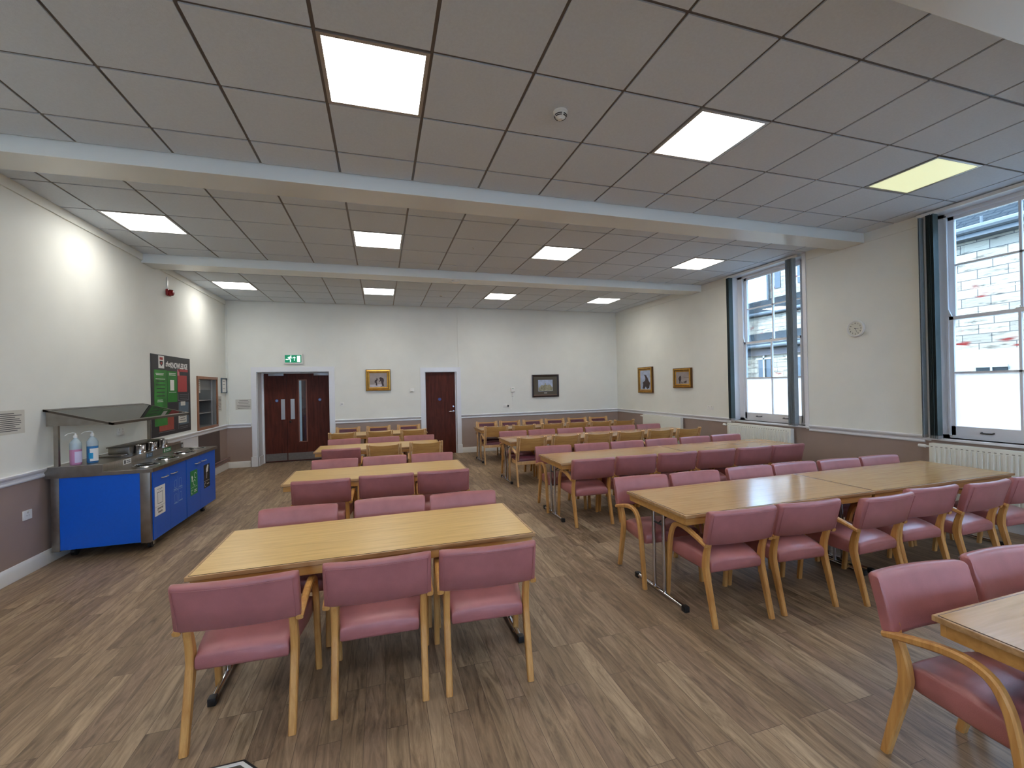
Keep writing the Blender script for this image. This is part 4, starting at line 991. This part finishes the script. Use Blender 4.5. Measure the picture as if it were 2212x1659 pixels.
def art_rider(m, r, a, b, z):
    s = m.done('painting', M['sky_p'], r, 0); m = MB(); z += .0005
    blob(m, [(-a*.6, -b*.9), (-a*.45, -b*.5), (-a*.5, -b*.25), (-a*.1, -b*.1), (a*.02, b*.1), (-a*.06, b*.38), (-a*.3, b*.55), (-a*.25, b*.6), (a*.02, b*.48), (a*.12, b*.62), (a*.25, b*.4), (a*.45, b*.2), (a*.6, -b*.05), (a*.9, -b*.35), (a*.7, -b*.85), (a*.3, -b*.95), (a*.05, -b*.7), (-a*.2, -b*.95)], z)
    m.done('painted_figures', M['fig'], s, 0)
def art_farmer(m, r, a, b, z):
    s = m.done('painting', M['sepia'], r, 0); m = MB(); z += .0005
    blob(m, [(-a*.55, -b*.95), (-a*.5, -b*.6), (-a*.62, -b*.1), (-a*.48, b*.25), (-a*.3, b*.4), (-a*.2, b*.2), (-a*.2, -b*.3), (-a*.32, -b*.65), (-a*.3, -b*.9)], z)
    blob(m, [(-a*.1, -b*.9), (-a*.2, -b*.6), (0, -b*.75), (a*.05, -b*.9)], z); blob(m, [(a*.2, -b*.9), (a*.15, -b*.65), (a*.4, -b*.6), (a*.6, -b*.4), (a*.65, -b*.6), (a*.55, -b*.95), (a*.4, -b*.75)], z)
    m.box(a*.3, a*.98, b*.02, b*.06, z, z+.0004)
    m.done('painted_figures', M['fig'], s, 0)
picture('back', .265, 1.850, .558, .502, 'gold framed grey painting of two stooping figures, between the double and single doors', .085, art_beach)
picture('back', 4.50, 1.628, .752, .594, 'dark framed watercolour of a large house on the back wall', .045, art_house, 'dark')
picture('right', 6.765, 1.722, .60, .640, 'narrow upright looking gold framed picture of a rider, nearest the room corner', .085, art_rider)
picture('right', 5.385, 1.742, .585, .430, 'gold framed picture of a dark standing figure with birds, nearest the smaller window', .085, art_farmer)
def poster():
    W_, Hh = 1.335, 1.235
    r = thing('poster_board', 'large black poster board headed the KNOWLEDGE with green and red panels on the left wall', 'poster', mw=wallm('left', 5.628, 1.62, .001))
    m = MB(); m.box(-W_/2, W_/2, -Hh/2, Hh/2, 0, .008); bd = m.done('board', M['poster'], r, 0)
    def fx(u): return -W_/2+u*W_
    def fz(v): return Hh/2-v*Hh
    def pn(name, mat, u0, u1, v0, v1, z=.0084, par=None, lb=None):
        m = MB(); m.box(fx(u0), fx(u1), fz(v1), fz(v0), z-.0004, z+.0004); o = m.done(name, M[mat], par or bd, 0)
        if lb: tag(o, lb)
        return o
    p1 = pn('green_panel', 'green', .06, .36, .185, .99*.88, z=.0088, lb='left green leaf patterned panel')
    p2 = pn('green_panel', 'green2', .37, .62, .19, .59, lb='centre green panel')
    p3 = pn('red_panel', 'red', .64, .90, .24, .46); p4 = pn('red_panel', 'redbrown', .16, .52, .72, .94)
    p5 = pn('grey_panel', 'slatebl', .66, .93, .60, .90)
    p6 = pn('crest_card', 'paperw', .165, .30, .01, .165)
    pn('banner', 'red', .66, .93, .155, .19); pn('pink_card', 'pinkp', .635, .69, .16, .245)
    n1 = pn('pinned_note', 'paper', .645, .87, .735, .875, .0094); n2 = pn('pinned_note', 'paper', .71, .84, .59, .645, .0094)
    m = MB(); text_lines(m, fx(.67), fx(.85), [fz(v) for v in (.76, .79, .82, .85)], .009, .0100); m.done('print', M['ink'], n1, 0)
    m = MB(); text_lines(m, fx(.08), fx(.30), [fz(v) for v in (.235, .25)], .010, .009, .3); text_lines(m, fx(.09), fx(.32), [fz(v) for v in (.30,)], .008, .009, .2)
    text_lines(m, fx(.12), fx(.26), [fz(v) for v in (.56, .58)], .010, .009, .3); m.done('print', M['paperw'], p1, 0)
    m = MB(); text_lines(m, fx(.40), fx(.60), [fz(v) for v in (.225, .245)], .012, .009, .2); text_lines(m, fx(.40), fx(.60), [fz(v) for v in (.465,)], .006, .009, .1)
    m.box(fx(.44), fx(.54), fz(.44), fz(.305), .0088, .0094); m.done('print', M['paperw'], p2, 0)
    m = MB(); text_lines(m, fx(.09), fx(.33), [fz(.33+.045*k) for k in range(5)], .014, .009, .3); m.done('dark_print', M['poster'], p1, 0)
    m = MB(); text_lines(m, fx(.67), fx(.92), [fz(v) for v in (.50, .52, .55, .93, .95)], .004, .0088, .2); text_lines(m, fx(.14), fx(.54), [fz(v) for v in (.955,)], .005, .0088, .1)
    for a, b, c, d in ((.64, .645, .48, .57), (.93, .935, .48, .57), (.64, .935, .57, .575), (.64, .645, .60, .955), (.94, .945, .60, .955)): m.box(fx(a), fx(b), fz(d), fz(c), .0085, .0090)
    m.done('chalk_lines', M['plate'], bd, 0)
    m = MB(); m.prism([(fx(.195), fz(.075)), (fx(.27), fz(.075)), (fx(.27), fz(.11)), (fx(.2325), fz(.14)), (fx(.195), fz(.11))], .0089, .0093); m.done('crest', M['ink'], p6, 0)
    m = MB(); m.box(fx(.195), fx(.27), fz(.06), fz(.03), .0089, .0093); m.box(fx(.215), fx(.25), fz(.115), fz(.09), .0094, .0097); m.done('crest_band', M['red'], p6, 0)
    t = text_mesh('lettering', 'the', .115, M['paperw'], bd, (fx(.385), fz(.135), .0088), shear=.35, bold=.002)
    t = text_mesh('lettering', 'KNOWLEDGE', .125, M['paperw'], bd, (fx(.685), fz(.150), .0088), sx=.80, bold=.003)
poster()
def hatch():
    r = thing('serving_hatch', 'brown framed serving hatch with shelves in the left wall beyond the poster', 'hatch', (XL, HY0, HZ0)); w = HY1-HY0; h = HZ1-HZ0
    m = MB(); f = .05
    for q in ((-f, 0, -f, h+f), (w, w+f, -f, h+f), (0, w, -f, 0), (0, w, h, h+f)): m.box(-.05, .02, q[0], q[1], q[2], q[3])
    m.done('frame', M['hatchwood'], r, 0)
    m = MB(); m.box(-.52, -.50, -.0, w, 0, h); m.box(-.5, -.003, -.012, .004, 0, h); m.box(-.5, -.003, w-.004, w+.012, 0, h); m.box(-.5, -.003, .004, w-.004, -.012, .004); m.box(-.5, -.003, .004, w-.004, h-.004, h+.012); m.done('interior', M['hatchin'], r, 0)
    for z in (.245, .49):
        m = MB(); m.box(-.42, -.06, .006, w-.006, z, z+.014); m.done('shelf', M['plate'], r, 0)
    m = MB(); m.box(-.48, -.46, .1, w-.1, h-.03, h-.005); m.done('added_fill_strip', M['added_fill'], r, 0)  # unseen glowing strip added to brighten the hatch interior
    m = MB(); m.box(-.05, -.046, .03, w-.05, .70, h); m.done('shutter', M['hatchin'], r, 0)
    m = MB(); m.box(-.044, -.042, .02, .24, h-.26, h-.01); n_ = m.done('notice_sheet', M['paper'], r, 0)
    m = MB()
    for k in range(5): m.box(-.0418, -.0414, .05, .21, h-.05-.04*k, h-.04-.04*k)
    m.done('print', M['ink'], n_, 0)
    m = MB(); m.box(-.04, -.02, w-.16, w-.145, 0, h); m.done('slide_rail', M['plate'], r, 0)
hatch()
m = MB(); m.box(XL, XL+.006, 6.63, 7.70, .20, .862); struct(m.done('trim_15', M['hatchdk'], smooth=0))
# floor access cover with bright metal trim near the camera
def cover():
    r = thing('floor_access_cover', 'octagonal metal edged floor box cover at the bottom edge, below the leftmost chair', 'floor cover', (-.400, -.545, 0))
    def octa(a): 
        R = a/math.cos(PI/8); return [(R*math.cos(PI/8+k*PI/4), R*math.sin(PI/8+k*PI/4)) for k in range(8)]
    def ring(m, a, b, z):
        p, q = octa(a), octa(b)
        m.rings([[(*p[k % 8], 0), (*p[k % 8], z), (*q[k % 8], z), (*q[k % 8], 0)] for k in range(9)], caps=False)
    m = MB(); ring(m, .226, .216, .004); m.done('outer_trim', M['poster'], r, 0)
    m = MB(); ring(m, .216, .200, .005); m.done('bright_trim', M['white'], r, 0)
    m = MB(); m.prism(octa(.200), 0, .003); m.done('inlay', M['mount'], r, 0)
cover()
# ------------------------------------------------------------------ outside
def outside():
    m = MB(); m.box(-30, 45, -40, 45, -.5, -.4); struct(m.done('ground_outside', M['ground'], smooth=0))
    r = thing('stone_building', 'sunlit coursed stone building with slate roof outside the large right window', 'building', (10.6, 0, -.4)); z0 = .4
    m = MB(); m.box(0, 4, -9, 4.7, 2.12+z0, 4.30+z0); m.done('wall', M['stone'], r, 0)
    m = MB(); m.box(-.03, 4, -9, 4.7, 0, 2.12+z0); m.done('rendered_base', M['render'], r, 0)
    m = MB(); m.prism([(-.22, 4.30+z0), (4.3, 7.2+z0), (4.3, 7.1+z0), (-.22, 4.2+z0)], -9.1, 4.85, axis=1); m.done('roof', M['slate'], r, 0)
    m = MB(); m.tube([(-.27, -9.1, 4.24+z0), (-.27, 4.85, 4.24+z0)], .07, 10); m.box(-.25, 0, -9, 4.7, 4.10+z0, 4.20+z0); m.tube([(-.27, 2.2, 4.24+z0), (-.27, 2.2, 4.42+z0)], .02); m.done('gutter', M['lead'], r)
    m = MB(); m.box(-.06, -.02, 2.02, 2.42, 1.62+z0, 1.80+z0); v = m.done('vent_window', M['darkwin'], r, 0)
    m = MB(); m.box(-.08, -.06, 2.0, 2.44, 1.80+z0, 1.84+z0); m.box(-.08, -.06, 2.2, 2.225, 1.62+z0, 1.8+z0); m.done('window_bar', M['render'], v, 0)
    r = thing('low_stone_wing', 'low stone wing with slate roof and small windows outside the smaller window', 'building', (13, 0, -.4))
    m = MB(); m.box(0, 3, 5.5, 13, 0, 2.52+z0); m.done('wall', M['stone'], r, 0)
    m = MB(); m.box(-.10, .0, 5.4, 13.1, 2.50+z0, 2.80+z0); m.done('fascia', M['brownfascia'], r, 0)
    m = MB(); m.prism([(-.25, 2.80+z0), (2.6, 3.60+z0), (2.6, 3.5+z0), (-.25, 2.70+z0)], 5.3, 13.2, axis=1); m.done('roof', M['slate'], r, 0)
    m = MB(); m.tube([(-.3, 5.3, 2.80+z0), (-.3, 13.2, 2.80+z0)], .06, 10); m.done('gutter', M['lead'], r)
    for y0 in (7.7, 8.85, 10.2):
        m = MB(); m.box(-.03, .05, y0, y0+.5, 1.2+z0, 2.40+z0); v = m.done('window', M['darkwin'], r, 0)
        m = MB(); m.box(-.07, -.03, y0+.22, y0+.28, 1.2+z0, 2.55+z0); m.box(-.07, -.03, y0-.05, y0+.55, 2.36+z0, 2.42+z0); m.done('window_bar', M['render'], v, 0)
    r = thing('tall_stone_gable', 'tall stone building with narrow dark windows seen through the smaller window', 'building', (18, 0, -.4))
    m = MB(); m.box(0, 6, 4, 13.5, 0, 9.5); m.done('wall', M['stone'], r, 0)
    for y0 in (12.75, 11.6, 10.4):
        m = MB(); m.prism([(y0, 5.9+z0), (y0+.3, 5.9+z0), (y0+.3, 6.7+z0), (y0+.15, 7.0+z0), (y0, 6.7+z0)], -.03, .05, axis=0); m.done('lancet_window', M['darkwin'], r, 0)
    m = MB(); m.prism([(-1.6, 4.6+z0), (0, 5.5+z0), (0, 5.35+z0), (-1.6, 4.45+z0)], 8, 15.5, axis=1); m.done('lean_to_roof', M['slate'], r, 0)
    m = MB(); m.box(-1.5, 0, 8.1, 15.4, 0, 4.5+z0); m.done('lean_to_wall', M['stone'], r, 0)
    m = MB(); m.tube([(-.1, 13.35, 2), (-.1, 13.35, 9.2)], .07); m.tube([(-1.65, 8, 4.55+z0), (-1.65, 15.5, 4.55+z0)], .08); m.done('gutter', M['lead'], r)
outside()
# unseen lamp added to light the corridor behind the double doors
o = thing('corridor_fill_light', 'unseen lamp added to light the corridor behind the double doors', 'ceiling light', (-1.85, YB+2.2, 2.598))
m = MB(); m.box(-.3, .3, -.12, .12, -.02, 0); m.done('diffuser', M['bulb'], o, 0)
bpy.context.view_layer.update()
